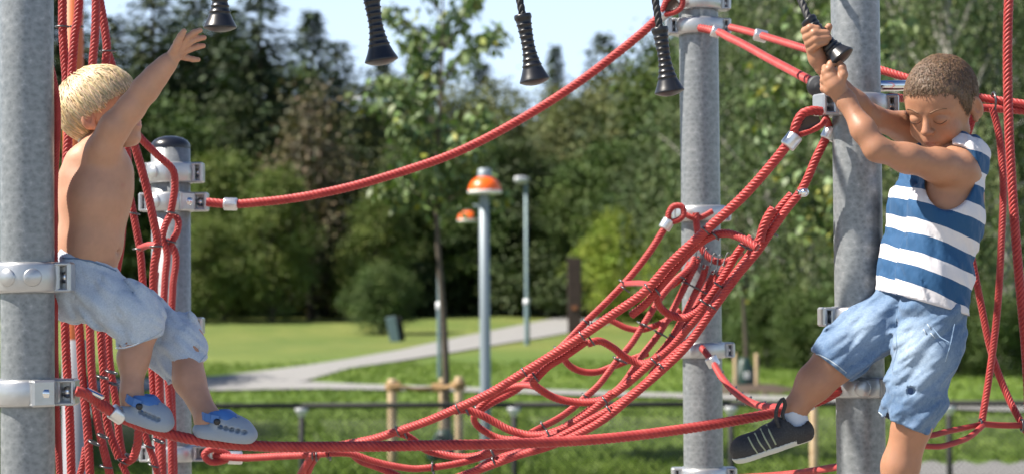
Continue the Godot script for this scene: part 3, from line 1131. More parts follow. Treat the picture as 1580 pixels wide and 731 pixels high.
# a cast clamp: rounded collar plus lugs. lugs = [[angle, length, windows]], the angle is seen from above, 0 = image right, positive turns away from the viewer
func collar_clamp(t: Node3D, c: Vector3, h: float, lugs: Array, bosses := [], flange := 0.0) -> void:
	var st := begin()
	var R := POST_R + 0.014 + flange
	var e := 0.007
	lathe(st, c - Vector3(0, h * 0.5, 0), Vector3.UP, [[0, POST_R - 0.002], [0, R - e * 1.2], [e * 0.35, R - e * 0.35], [e, R], [h * 0.5, R + 0.002], [h - e, R], [h - e * 0.35, R - e * 0.35], [h, R - e * 1.2], [h, POST_R - 0.002]], 40)
	var bolts := []
	for lg in lugs:
		var a: float = deg_to_rad(lg[0])
		var ux := Vector3(cos(a), 0, -sin(a))
		var uz := ux.cross(Vector3.UP)
		if uz.z < -0.3: uz = -uz
		var b := Basis(ux, Vector3.UP, uz)
		var l: float = lg[1]
		var x0 := POST_R + 0.002
		var x1 := POST_R + 0.012 + l
		var hw := 0.026
		var wall := 0.0075
		var mid := (x0 + x1) * 0.5
		var half := (x1 - x0) * 0.5
		# web, top, bottom, end: a pocket open to the viewer's side
		bevel_box(st, c + b * Vector3(mid, 0, hw * -0.55), b, Vector3(half, h * 0.5 - 0.003, 0.008), 0.002)
		bevel_box(st, c + b * Vector3(mid, h * 0.5 - wall * 0.5 - 0.001, 0), b, Vector3(half, wall * 0.5, hw), 0.0028)
		bevel_box(st, c + b * Vector3(mid, -h * 0.5 + wall * 0.5 + 0.001, 0), b, Vector3(half, wall * 0.5, hw), 0.0028)
		bevel_box(st, c + b * Vector3(x1 - wall * 0.5, 0, 0), b, Vector3(wall * 0.5 + 0.002, h * 0.5 - 0.001, hw * 0.97), 0.004)
		bevel_box(st, c + b * Vector3(x0 + wall, 0, 0), b, Vector3(wall, h * 0.5 - 0.002, hw * 0.96), 0.003)
		bolts.append([c + b * Vector3(mid + 0.004, 0, -hw * 0.35), uz])
	var o := part("clamp", done(st), M.cast, t)
	for q in bolts:
		st = begin()
		lathe(st, q[0], q[1], [[0, 0.0125], [0.010, 0.0125], [0.013, 0.010], [0.017, 0.005], [0.018, 0.0]], 12)
		var bo := part("bolt", done(st), M.chrome, o, false)
		bo.set_meta("label", "shiny bolt head in the clamp's pocket")
	for a in bosses:
		st = begin()
		var an := deg_to_rad(a)
		var ux := Vector3(cos(an), 0, -sin(an))
		lathe(st, c + ux * (R - 0.004), ux, [[0, 0.019], [0.006, 0.0185], [0.008, 0.0165], [0.0085, 0.0]], 20)
		part("boss", done(st), M.cast, o, false)

var post_at := {}
func post(key: String, label: String, px: float, py: float, d: float, top_y: float) -> Node3D:
	var p := at(px, py, d)
	var b := Vector3(p.x, ground(p.x, p.z), p.z)
	post_at[key] = b
	var t := thing("steel_post", label, "post", b, "galvanised posts of the climbing frame")
	var st := begin()
	var h := top_y - b.y
	lathe(st, b - Vector3(0, 0.2, 0), Vector3.UP, [[0, POST_R], [h * 0.33, POST_R], [h * 0.66, POST_R], [h + 0.2, POST_R], [h + 0.2, 0.0]], 48)
	part("tube", done(st), M.galv, t)
	st = begin()
	lathe(st, Vector3(b.x, top_y, b.z), Vector3.UP, [[-0.004, POST_R + 0.001], [0.002, POST_R + 0.001], [0.010, POST_R * 0.96], [0.018, POST_R * 0.83], [0.025, POST_R * 0.6], [0.029, POST_R * 0.3], [0.0305, 0.0]], 32)
	part("cap", done(st), M.black_cap, t)
	return t

func level(key: String, py: float) -> Vector3:                 # point on a post's axis in a pixel row
	var b: Vector3 = post_at[key]
	var lo := -1.0
	var hi := 4.0
	for i in 30:
		var m := (lo + hi) * 0.5
		var q := cb.transposed() * (Vector3(b.x, m, b.z) - eye)
		var y := CY - q.y / -q.z * F
		if y > py: lo = m
		else: hi = m
	return Vector3(b.x, lo, b.z)

func build_posts() -> void:
	var t := post("L", "thick mottled galvanised post beside the blond boy's back", 41, 365, 4.14, 3.3)
	collar_clamp(t, level("L", 428), 0.064, [[0, 0.026]], [-112, -68])
	collar_clamp(t, level("L", 605), 0.056, [[0, 0.034], [-52, 0.012]])
	t = post("R", "galvanised post beside the striped-shirt boy", 1325, 365, 4.5, 3.3)
	collar_clamp(t, level("R", 163), 0.050, [[202, 0.032], [8, 0.024]])
	collar_clamp(t, level("R", 488), 0.045, [[188, 0.022]], [-100])
	collar_clamp(t, level("R", 597), 0.046, [[-38, 0.010], [180, 0.012]], [-95])
	t = post("M", "tall galvanised post between the rope net and birch tree", 1082, 365, 5.55, 3.5)
	collar_clamp(t, level("M", 6), 0.040, [[180, 0.030], [0, 0.02]])
	collar_clamp(t, level("M", 42), 0.046, [[190, 0.022], [0, 0.02]], [], 0.004)
	collar_clamp(t, level("M", 330), 0.044, [[0, 0.014], [180, 0.01]], [], 0.006)
	collar_clamp(t, level("M", 540), 0.044, [[0, 0.02], [180, 0.008]], [-110])
	collar_clamp(t, level("M", 733), 0.046, [[0, 0.022], [180, 0.02]])
	t = post("B", "short galvanised post with black domed cap behind the blond boy", 263, 365, 5.6, at(262, 226, 5.6).y)
	collar_clamp(t, level("B", 267), 0.058, [[180, 0.014], [0, 0.024]], [-125])
	collar_clamp(t, level("B", 312), 0.054, [[180, 0.018], [0, 0.036], [-40, 0.006]], [-120])
	collar_clamp(t, level("B", 503), 0.05, [[0, 0.022]])
	collar_clamp(t, level("B", 699), 0.046, [[0, 0.045], [180, 0.02]])
	# the painted post further back
	var b0 := stand(113, 8.4)
	var o := thing("painted_post", "slim post painted orange above and light grey below behind the ropes", "post", b0)
	var cut := at(113, 524, 8.4).y
	var st := begin()
	lathe(st, Vector3(b0.x, cut, b0.z), Vector3.UP, [[0, 0.043], [3.4 - cut, 0.043], [3.4 - cut, 0.0]], 28)
	part("orange_tube", done(st), M.orange_paint, o)
	st = begin()
	lathe(st, b0 - Vector3(0, 0.1, 0), Vector3.UP, [[0, 0.050], [cut - b0.y + 0.1, 0.050], [cut - b0.y + 0.1, 0.0]], 28)
	part("grey_sleeve", done(st), M.pale_grey, o)
	# chrome rung behind the striped-shirt boy's head
	var a := at(1348, 133, 4.56)
	var e := at(1446, 131, 4.72)
	o = thing("chrome_rung", "short polished steel rung fixed to the right post", "rung", a)
	st = begin()
	tube(st, [a, e], 0.0125, 0.0125, 18)
	part("bar", done(st), M.chrome, o)
	st = begin()
	lathe(st, e, e - a, [[0, 0.0125], [0.004, 0.015], [0.010, 0.015], [0.013, 0.011], [0.013, 0.0]], 18)
	part("end_cap", done(st), M.cast, o)

func build_ropes() -> void:
	# foot rope from left post to right post
	var t := thing("foot_rope", "thick red foot rope slung low between the left and right posts", "rope", at(480, 690, 4.3))
	var a := [[150, 622, 4.135], [185, 643, 4.165], [240, 664, 4.18], [310, 680, 4.20], [400, 688, 4.225], [520, 689, 4.27], [660, 687, 4.30], [800, 684, 4.33], [940, 676, 4.38], [1060, 661, 4.42], [1150, 646, 4.45], [1215, 632, 4.47], [1268, 615, 4.48]]
	strand(t, px_list(a, 0, 0), 17)
	strand(t, [at(116, 603, 4.09), at(128, 606, 4.10), at(146, 618, 4.13), at(165, 630, 4.15)], 17)
	ferrule(t, at(180, 639, 4.162), at(190, 645, 4.168) - at(165, 628, 4.15), 0.0165, 0.031)
	var st := begin()
	bevel_box(st, at(145, 607, 4.115), Basis(cb.x * 0.9 - cb.y * 0.43, cb.y * 0.9 + cb.x * 0.43, cb.z).orthonormalized(), Vector3(0.021, 0.005, 0.008), 0.003)
	part("thimble", done(st), M.chrome, t)
	strand(t, [at(1250, 622, 4.475), at(1268, 615, 4.47), at(1292, 602, 4.45), at(1296, 599, 4.46)], 19)
	ferrule(t, at(1245, 624, 4.475), cb.x + cb.y * 0.3, 0.0155, 0.03)

	# swoop rope
	t = thing("swoop_rope", "long red rope curving up from short post to tall post", "rope", at(640, 260, 5.55))
	strand(t, px_list([[318, 312, 5.52], [355, 315, 5.52], [400, 312], [430, 309], [520, 293], [620, 265], [700, 237], [800, 186], [880, 136], [950, 84], [1005, 38], [1022, 22]].map(func(q): return [q[0], q[1], 5.53]), 0, 0), 14)
	ferrule(t, at(355, 315, 5.53), cb.x - cb.y * 0.03, 0.0168, 0.038)
	ferrule(t, at(1021, 24, 5.53), cb.x + cb.y * 0.8, 0.0165, 0.032)
	thimble(t, at(1049, -2, 5.5), at(1024, 20, 5.52), 0.0085, 0.022, M.rope, true)

	# ropes from the tall post to the right
	t = thing("guy_rope", "red rope from tall post to round black stopper", "rope", at(1170, 85, 4.9))
	strand(t, px_list([[1080, 43, 5.44], [1092, 45, 5.42], [1130, 60, 5.25], [1190, 92, 4.95], [1256, 127, 4.6]], 0, 0), 13)
	ferrule(t, at(1105, 49, 5.38), cb.x - cb.y * 0.35, 0.016, 0.024)
	st = begin()
	var q := at(1262, 133, 4.57)
	lathe(st, q - dirc(0.15, -0.1, 0.95) * 0.01, dirc(0.15, -0.1, 0.95), [[0, 0.0], [0, 0.021], [0.004, 0.024], [0.014, 0.024], [0.018, 0.021], [0.018, 0.012], [0.020, 0.011], [0.020, 0.0]], 24)
	part("stopper", done(st), M.rubber_grey, t)
	t = thing("guy_rope", "red rope running from tall post behind both hands to the right", "rope", at(1330, 100, 4.9))
	strand(t, px_list([[1128, 42, 5.5], [1145, 46, 5.45], [1200, 62, 5.2], [1260, 80, 5.0], [1360, 108, 4.85], [1420, 126, 4.8], [1500, 148, 4.75], [1600, 163, 4.7]], 0, 0), 13)
	ferrule(t, at(1174, 55, 5.32), cb.x - cb.y * 0.25, 0.016, 0.034)
	t = thing("guy_rope", "red rope running level from right post behind the boy's head", "rope", at(1450, 155, 4.8))
	strand(t, px_list([[1372, 150, 4.56], [1405, 153, 4.62], [1500, 165, 4.72], [1600, 172, 4.72]], 0, 0), 13)
	ring_clip(t, at(1534, 158, 4.71), cb.x, 0.021)

	# hanging ropes and loop at the right
	t = thing("hanging_rope", "thick red rope hanging free beside the level ropes", "rope", at(1560, 731, 4.4))
	strand(t, px_list([[1562, -420], [1559, -40], [1556, 60], [1557, 170], [1563, 290], [1573, 420], [1584, 540], [1592, 760], [1596, 1100]].map(func(z): return [z[0], z[1], 4.45]), 0, 0), 15)
	t = thing("rope_loop", "red rope ladder loop hanging from the level rope near the boy's knee", "rope", at(1500, 660, 4.7))
	strand(t, px_list([[1532, 166, 4.70], [1540, 195, 4.7], [1548, 260, 4.7], [1546, 380, 4.7], [1538, 500, 4.7], [1526, 590, 4.7], [1516, 652, 4.7]], 0, 0), 11.5)
	strand(t, px_list([[1478, 300, 4.76], [1497, 380, 4.76], [1512, 455, 4.76], [1536, 560, 4.75], [1558, 615, 4.73], [1580, 657, 4.7], [1605, 700, 4.7]], 0, 0), 11.5)
	strand(t, px_list([[1515, 654, 4.68], [1545, 656, 4.69], [1580, 656, 4.69], [1640, 652, 4.7]], 0, 0), 10)
	strand(t, px_list([[1519, 654, 4.69], [1490, 660, 4.66], [1450, 669, 4.58], [1423, 679, 4.52], [1421, 686, 4.50], [1440, 689, 4.52], [1475, 683, 4.58], [1500, 672, 4.63], [1518, 656, 4.67]], 0, 0), 9.5)
	strand(t, px_list([[1478, 300, 4.76], [1484, 240, 4.74], [1500, 190, 4.73], [1507, 166, 4.725]], 0, 0), 11.5)
	ring_clip(t, at(1514, 655, 4.68), cb.x, 0.012)
	ring_clip(t, at(1578, 656, 4.69), cb.x, 0.012)

	# rope from tall post, low, to the right post; bottom rope
	t = thing("slack_rope", "slack red rope hanging from tall post down to the foot rope", "rope", at(1150, 610, 5.0))
	strand(t, px_list([[1083, 536, 5.47], [1096, 552, 5.42], [1112, 578, 5.3], [1133, 603, 5.1], [1160, 621, 4.9], [1190, 628, 4.7], [1222, 626, 4.56], [1255, 620, 4.52]], 0, 0), 12)
	ferrule(t, at(1100, 558, 5.39), cb.x * 0.55 - cb.y, 0.0165, 0.028)
	for z in [[1112, 578, 5.3], [1132, 602, 5.11], [1142, 611, 5.03], [1155, 618, 4.94], [1177, 626, 4.78]]:
		ring_clip(t, at(z[0], z[1], z[2]), cb.x - cb.y * 0.8, 0.0105)
	t = thing("lower_rope", "orange red rope running low from the right post's foot to the left", "rope", at(1220, 730, 4.9))
	strand(t, px_list([[1060, 742, 5.5], [1150, 736, 5.2], [1220, 731, 4.9], [1300, 719, 4.55]], 0, 0), 11)

	# standing rope under the striped-shirt boy, below the picture
	t = thing("standing_rope", "red standing rope low down under the striped-shirt boy's foot", "rope", at(1390, 968, 4.33))
	strand(t, px_list([[1320, 948, 4.47], [1350, 958, 4.38], [1392, 966, 4.33], [1470, 960, 4.32], [1600, 930, 4.3], [1720, 880, 4.3]], 0, 0), 17)

	# overhead rope and the hanging bell handles
	var tops := []
	var hs := [[338, -62, 339, 46, 4.32, 1.08], [571, -14, 589, 97, 4.30, 1.1], [806, 22, 826, 128, 4.55, 1.0], [1018, 42, 1034, 145, 4.65, 0.98], [1247, 30, 1301, 92, 4.24, 0.97]]
	var names := ["black rubber bell handle that the blond boy's hand reaches for", "black bell handle hanging in front of the young tree's crown", "black bell handle hanging against the open sky on its own", "black bell handle hanging next to the tall grey post", "black bell handle gripped by the striped-shirt boy's hands"]
	for i in 5:
		var z: Array = hs[i]
		var p0 := at(z[0], z[1], z[4])
		var p1 := at(z[2], z[3], z[4] - (0.03 if i == 4 else 0.0))
		var ax := (p1 - p0).normalized()
		var up := p0 - ax * ((3.02 - p0.y) / -ax.y) if i < 4 else at(1010, -620, 4.85)
		if i == 4: up.y = 3.0
		tops.append(up)
		t = thing("bell_handle", names[i], "handle", p1, "hanging bell handles")
		var l := p0.distance_to(p1)
		var u: float = z[4] / F * z[5]
		var prof := []
		for e in [[0.0, 9.0], [0.0, 12.6], [0.02, 13.6], [0.06, 13.6], [0.085, 12.2]]: prof.append([e[0] * l, e[1] * u])
		for k in 8:
			var s := 0.15 + k * 0.085
			var r := lerpf(11.6, 9.6, smoothstep(0.0, 0.45, s)) + 5.0 * pow(maxf(0.0, s - 0.42) / 0.33, 2.0)
			prof.append([(s - 0.013) * l, r * u])
			prof.append([(s - 0.005) * l, (r + 1.25) * u])
			prof.append([(s + 0.005) * l, (r + 1.25) * u])
			prof.append([(s + 0.013) * l, r * u])
		for e in [[0.80, 16.4], [0.86, 18.8], [0.91, 21.4], [0.945, 23.2], [0.962, 23.9], [0.972, 23.4], [0.985, 21.0], [1.01, 15.5], [1.028, 8.0], [1.035, 0.0]]: prof.append([e[0] * l, e[1] * u])
		st = begin()
		lathe(st, p0, ax, prof, 28)
		part("grip", done(st), M.rubber, t)
		var bend := up.lerp(p0, 0.5)
		part("hanger", rope_mesh([up, bend, p0 + ax * 0.01], 6.0 * z[4] / F, 4, 0.06), M.black_rope, t)
	t = thing("overhead_rope", "red overhead rope carrying the black bell handles high above", "rope", at(700, -700, 4.3))
	var line := [Vector3(post_at["L"].x, 3.1, post_at["L"].z)]
	for p in tops: line.append(p + Vector3(0, 0.012, 0))
	line.append(Vector3(post_at["R"].x, 3.1, post_at["R"].z))
	part("rope", rope_mesh(line, 0.012), M.rope, t)

func build_net() -> void:
	var t := thing("climbing_net", "red rope climbing net slung from right post down to the short post", "net", at(800, 731, 5.0))
	var dA := func(x: float) -> float: return lerpf(5.35, 4.43, clampf((x - 480.0) / 742.0, 0.0, 1.0))
	var dB := func(x: float) -> float: return lerpf(5.02, 4.52, clampf((x - 650.0) / 620.0, 0.0, 1.0))
	var dM := func(x: float) -> float: return lerpf(5.12, 5.44, clampf((x - 800.0) / 280.0, 0.0, 1.0))
	var put := func(a: Array, f: Callable, off: float, w: float, m: Material = null) -> void:
		var pts := []
		for q in a: pts.append(at(q[0], q[1], q[2] if q.size() > 2 else f.call(q[0]) + off))
		strand(t, pts, w, m)
	# edge ropes A, B and their companions
	put.call([[1226, 210], [1190, 255], [1150, 300], [1089, 356], [1030, 411], [1000, 445], [944, 486], [898, 518], [846, 551], [807, 575], [754, 607], [704, 630], [660, 649], [613, 665], [575, 677], [535, 685], [505, 692]], dA, 0.0, 14.5)
	put.call([[505, 699], [475, 701], [420, 704], [372, 706], [330, 703]], func(x): return lerpf(5.56, 5.35, (x - 310.0) / 190.0), 0.0, 12)
	put.call([[1169, 382], [1150, 370], [1123, 360], [1104, 362], [1071, 383], [1046, 410], [1030, 429], [1014, 447], [1000, 465], [975, 486]], dA, 0.03, 13)
	put.call([[905, 526], [895, 533], [872, 549], [846, 565], [829, 582]], dA, 0.03, 12.5)
	put.call([[1282, 200], [1262, 240], [1235, 297], [1215, 322], [1191, 356], [1172, 384], [1139, 424], [1112, 461], [1100, 478], [1056, 538], [1025, 568], [980, 607], [930, 648], [878, 676], [842, 690], [800, 702], [770, 713], [740, 724], [690, 742]], dB, 0.0, 13.5)
	put.call([[1222, 300], [1200, 326], [1184, 350], [1160, 388], [1132, 425], [1100, 472], [1080, 507], [1031, 556], [998, 589], [944, 630], [920, 643], [882, 664], [859, 676], [824, 690], [796, 699], [758, 711], [730, 728], [700, 742]], dB, 0.025, 12.5)
	put.call([[1194, 322], [1186, 334], [1178, 352], [1173, 372]], dB, -0.02, 15)
	# far edge rope from the tall post
	put.call([[1030, 345, 5.47], [1005, 385, 5.46], [970, 430, 5.45], [940, 462, 5.43], [905, 496, 5.4], [872, 530, 5.36], [840, 560, 5.33], [795, 602, 5.3], [754, 624, 5.28], [737, 636, 5.27]], dA, 0.0, 11.5)
	ferrule(t, at(1029, 346, 5.47), cb.x * 0.6 + cb.y, 0.0165, 0.03)
	thimble(t, at(1050, 322, 5.46), at(1033, 341, 5.465), 0.0085, 0.020, M.rope)
	# hanging arc under the tall post's collar
	put.call([[1074, 328, 5.47], [1076, 352, 5.47], [1081, 378, 5.46], [1093, 396, 5.45], [1109, 404, 5.44], [1126, 401, 5.43], [1146, 388, 5.43]], dM, 0.0, 11)
	put.call([[1056, 330, 5.48], [1074, 337, 5.475], [1100, 326, 5.48]], dM, 0.0, 9)
	# middle strands
	put.call([[1072, 398, 5.44], [1068, 408], [1041, 434], [1022, 456], [995, 498], [974, 531], [953, 556], [920, 598], [903, 613], [887, 627], [864, 644], [838, 658], [812, 672], [780, 690], [756, 700], [726, 710], [695, 717], [667, 721], [639, 723], [608, 719], [571, 710], [541, 700], [508, 699]], dM, 0.0, 11)
	put.call([[1078, 397, 5.44], [1074, 408], [1068, 420], [1050, 456], [1031, 492], [1016, 516], [992, 547], [957, 597], [921, 624], [895, 643], [872, 658], [830, 684]], dM, 0.0, 11)
	put.call([[1090, 409, 5.44], [1086, 424], [1071, 456], [1052, 495], [1034, 525], [1012, 551], [983, 572], [947, 607], [915, 634]], dM, 0.0, 11)
	put.call([[1103, 420, 5.44], [1085, 453], [1071, 478], [1050, 515], [1030, 546], [1005, 578]], dM, 0.02, 10.5)
	put.call([[1118, 412, 5.42], [1100, 440], [1084, 470], [1066, 500], [1046, 532]], dM, 0.0, 10.5)
	# loops, cell by cell
	put.call([[1012, 447, 4.73], [1013, 456, 4.74], [1016, 469, 4.76], [1031, 484, 4.78], [1052, 490, 4.78], [1074, 482, 4.75], [1095, 459, 4.71], [1120, 421, 4.68], [1145, 381, 4.66], [1160, 366, 4.65]], dA, 0.0, 12.5)
	put.call([[908, 530, 4.86], [921, 526, 4.87], [944, 535, 4.9], [965, 551, 4.93], [988, 561, 4.93], [1007, 556, 4.9], [1031, 540, 4.85], [1056, 513, 4.8], [1077, 488, 4.75], [1098, 460, 4.71]], dA, 0.0, 12.5)
	put.call([[829, 583, 4.95], [823, 589, 4.96], [837, 603, 4.98], [861, 615, 5.0], [888, 620, 5.0], [918, 619, 4.98], [941, 611, 4.94], [964, 595, 4.9], [990, 573, 4.86], [1015, 550, 4.82]], dA, 0.0, 12.5)
	put.call([[704, 634, 5.08], [718, 632, 5.1], [742, 640, 5.1], [763, 651, 5.1], [786, 663, 5.09], [810, 670, 5.08], [831, 671, 5.06], [855, 666, 5.03], [882, 654, 5.0], [920, 628, 4.95], [945, 606, 4.92]], dA, 0.0, 12.5)
	put.call([[613, 668, 5.2], [625, 671, 5.2], [639, 680, 5.2], [658, 694, 5.19], [683, 701, 5.18], [714, 705, 5.16], [740, 702, 5.13], [757, 696, 5.1], [790, 690, 5.07], [830, 681, 5.03], [862, 668, 5.0]], dA, 0.0, 12)
	put.call([[737, 631, 5.13], [754, 615, 5.13], [777, 602, 5.11], [798, 595, 5.09], [816, 594, 5.05], [828, 597, 5.0]], dA, 0.0, 11)
	put.call([[737, 634, 5.2], [731, 643, 5.22], [735, 655, 5.24], [747, 665, 5.24], [765, 674, 5.24], [791, 678, 5.22], [815, 675, 5.2], [835, 668, 5.17]], dA, 0.0, 11)
	put.call([[878, 534, 5.3], [870, 550, 5.32], [879, 564, 5.34], [898, 573, 5.35], [921, 574, 5.36], [944, 566, 5.37], [970, 556, 5.37], [1000, 545, 5.38]], dA, 0.0, 11)
	put.call([[930, 488, 5.42], [945, 495, 5.42], [968, 506, 5.42], [986, 509, 5.42], [1010, 503, 5.42], [1034, 491, 5.42], [1050, 478, 5.42]], dA, 0.0, 10)
	put.call([[962, 438, 5.44], [975, 437, 5.3], [990, 437, 5.05], [1005, 440, 4.75]], dA, 0.0, 9.5)
	put.call([[1018, 448, 5.43], [1040, 438, 5.43], [1058, 420, 5.43], [1066, 405, 5.43]], dA, 0.0, 11)
	put.call([[540, 698, 5.32], [556, 711, 5.3], [580, 720, 5.28], [610, 732, 5.26], [640, 748, 5.24]], dA, 0.0, 11)
	put.call([[482, 700, 5.36], [471, 718, 5.4], [462, 734, 5.44], [440, 790, 5.5]], dA, 0.0, 12)
	put.call([[490, 702, 5.37], [480, 716, 5.41], [473, 734, 5.46], [455, 790, 5.52]], dA, 0.0, 11)
	# eye at the right post
	ferrule(t, at(1222, 217, 4.43), cb.x + cb.y * 1.25, 0.0172, 0.034)
	strand(t, [at(1224, 213, 4.43), at(1230, 190, 4.42), at(1240, 175, 4.42), at(1252, 171, 4.42), at(1268, 172, 4.43)], 15)
	strand(t, [at(1226, 210, 4.44), at(1248, 203, 4.44), at(1268, 193, 4.44), at(1275, 184, 4.45)], 10)
	var st := begin()
	var q := [at(1231, 204, 4.425), at(1238, 186, 4.425), at(1247, 179, 4.425), at(1264, 180, 4.425), at(1266, 189, 4.425), at(1250, 199, 4.425)]
	for s in [-1.0, 1.0]:
		var off: Vector3 = cb.z * 0.006 * s
		for i in range(1, 5):
			if s > 0: tri(st, q[0] + off, q[i] + off, q[i + 1] + off)
			else: tri(st, q[0] + off, q[i + 1] + off, q[i] + off)
	for i in 6: quad(st, q[i] - cb.z * 0.006, q[i] + cb.z * 0.006, q[(i + 1) % 6] + cb.z * 0.006, q[(i + 1) % 6] - cb.z * 0.006)
	part("thimble", done(st), M.rubber_brown, t)
	ferrule(t, at(1281, 206, 4.52), cb.x * 0.5 + cb.y, 0.0165, 0.03)
	strand(t, [at(1281, 200, 4.52), at(1278, 190, 4.51), at(1274, 182, 4.48)], 12)
	# ferrules at the short post's end
	ferrule(t, at(362, 706, 5.54), cb.x - cb.y * 0.02, 0.0175, 0.04)
	thimble(t, at(318, 702, 5.52), at(352, 705, 5.53), 0.0095, 0.019, M.rope)
	# wire hooks on the arc
	for z in [[1082, 379, 1075, 396], [1091, 393, 1082, 412], [1103, 402, 1096, 420], [1112, 404, 1106, 423], [1124, 401, 1114, 418]]:
		st = begin()
		var p0 := at(z[0], z[1] - 8, 5.43)
		var p1 := at(z[2], z[3], 5.42)
		tube(st, [p0 + cb.x * 0.006, p0 + cb.y * 0.006, p0 - cb.x * 0.004, p0.lerp(p1, 0.5) - cb.x * 0.003, p1, p1 + cb.x * 0.008 - cb.y * 0.006, p1 + cb.x * 0.013 + cb.y * 0.006], 0.0022, 0.0022, 6, 0.004)
		part("hook", done(st), M.clip, t)
	# clips: x, y, depth, tangent (right, up), optional second ring offset in pixels
	var cl := [[1089, 356, 0, 1, 1, 15, 8], [1000, 444, 0, 1, 0.8, 14, 5], [898, 518, 0, 1, 0.7, 15, 8], [809, 574, 0, 1, 0.65, 17, 8], [706, 630, 0, 1, 0.5, 14, 4], [613, 665, 0, 1, 0.4, 12, 4],
		[1237, 298, 1, 0.7, 1, 0, 0], [1180, 352, 1, 0.7, 1, 14, 8], [1100, 474, 1, 0.7, 1, -14, -8], [1022, 566, 1, 0.8, 0.8, -12, -8], [940, 632, 1, 0.8, 0.6, -6, -14], [850, 681, 1, 0.8, 0.4, -4, -12], [762, 712, 1, 0.8, 0.4, -2, -13],
		[962, 436, 2, 0.7, 1, 3, 10], [905, 497, 2, 0.8, 0.9, 10, 3], [860, 540, 2, 0.8, 0.7, 0, 0], [798, 595, 2, 0.9, 0.4, 0, 0], [737, 632, 2, 0.8, 0.6, 0, 0],
		[990, 500, 3, 0.6, 1, 8, 3], [1016, 513, 3, 0.6, 1, 8, 4], [1040, 520, 3, 0.6, 1, 8, 4], [953, 554, 3, 0.6, 1, 8, 3], [985, 558, 3, 0.6, 1, 0, 0], [1060, 437, 3, 0.5, 1, 12, 6], [1077, 446, 3, 0.5, 1, 12, 6], [1052, 428, 3, 0.5, 1, 0, 0],
		[904, 612, 3, 0.8, 0.8, 0, 0], [838, 657, 3, 0.8, 0.5, 0, 0], [667, 720, 3, 1, 0, 2, 12], [482, 701, 4, 1, 0, 6, 3], [505, 699, 4, 1, 0, 4, 3], [1148, 380, 1, 0.6, 1, 10, 5], [1110, 440, 1, 0.6, 1, 0, 0]]
	for z in cl:
		var d: float = [dA, dB, func(x): return 5.4, dM, func(x): return 5.36][z[2]].call(z[0])
		var two := Vector3.ZERO
		if z[5] != 0 or z[6] != 0: two = at(z[0] + z[5], z[1] + z[6], d) - at(z[0], z[1], d)
		ring_clip(t, at(z[0], z[1], d), cb.x * z[3] + cb.y * z[4], 6.6 * d / F, two)
	st = begin()
	var bc := at(1236, 299, 4.5)
	lathe(st, bc, dirc(0.5, 0.2, 0.8), [[0, 0.0], [0, 0.008], [0.014, 0.010], [0.02, 0.008], [0.023, 0.0]], 14)
	part("button", done(st), M.chrome, t)

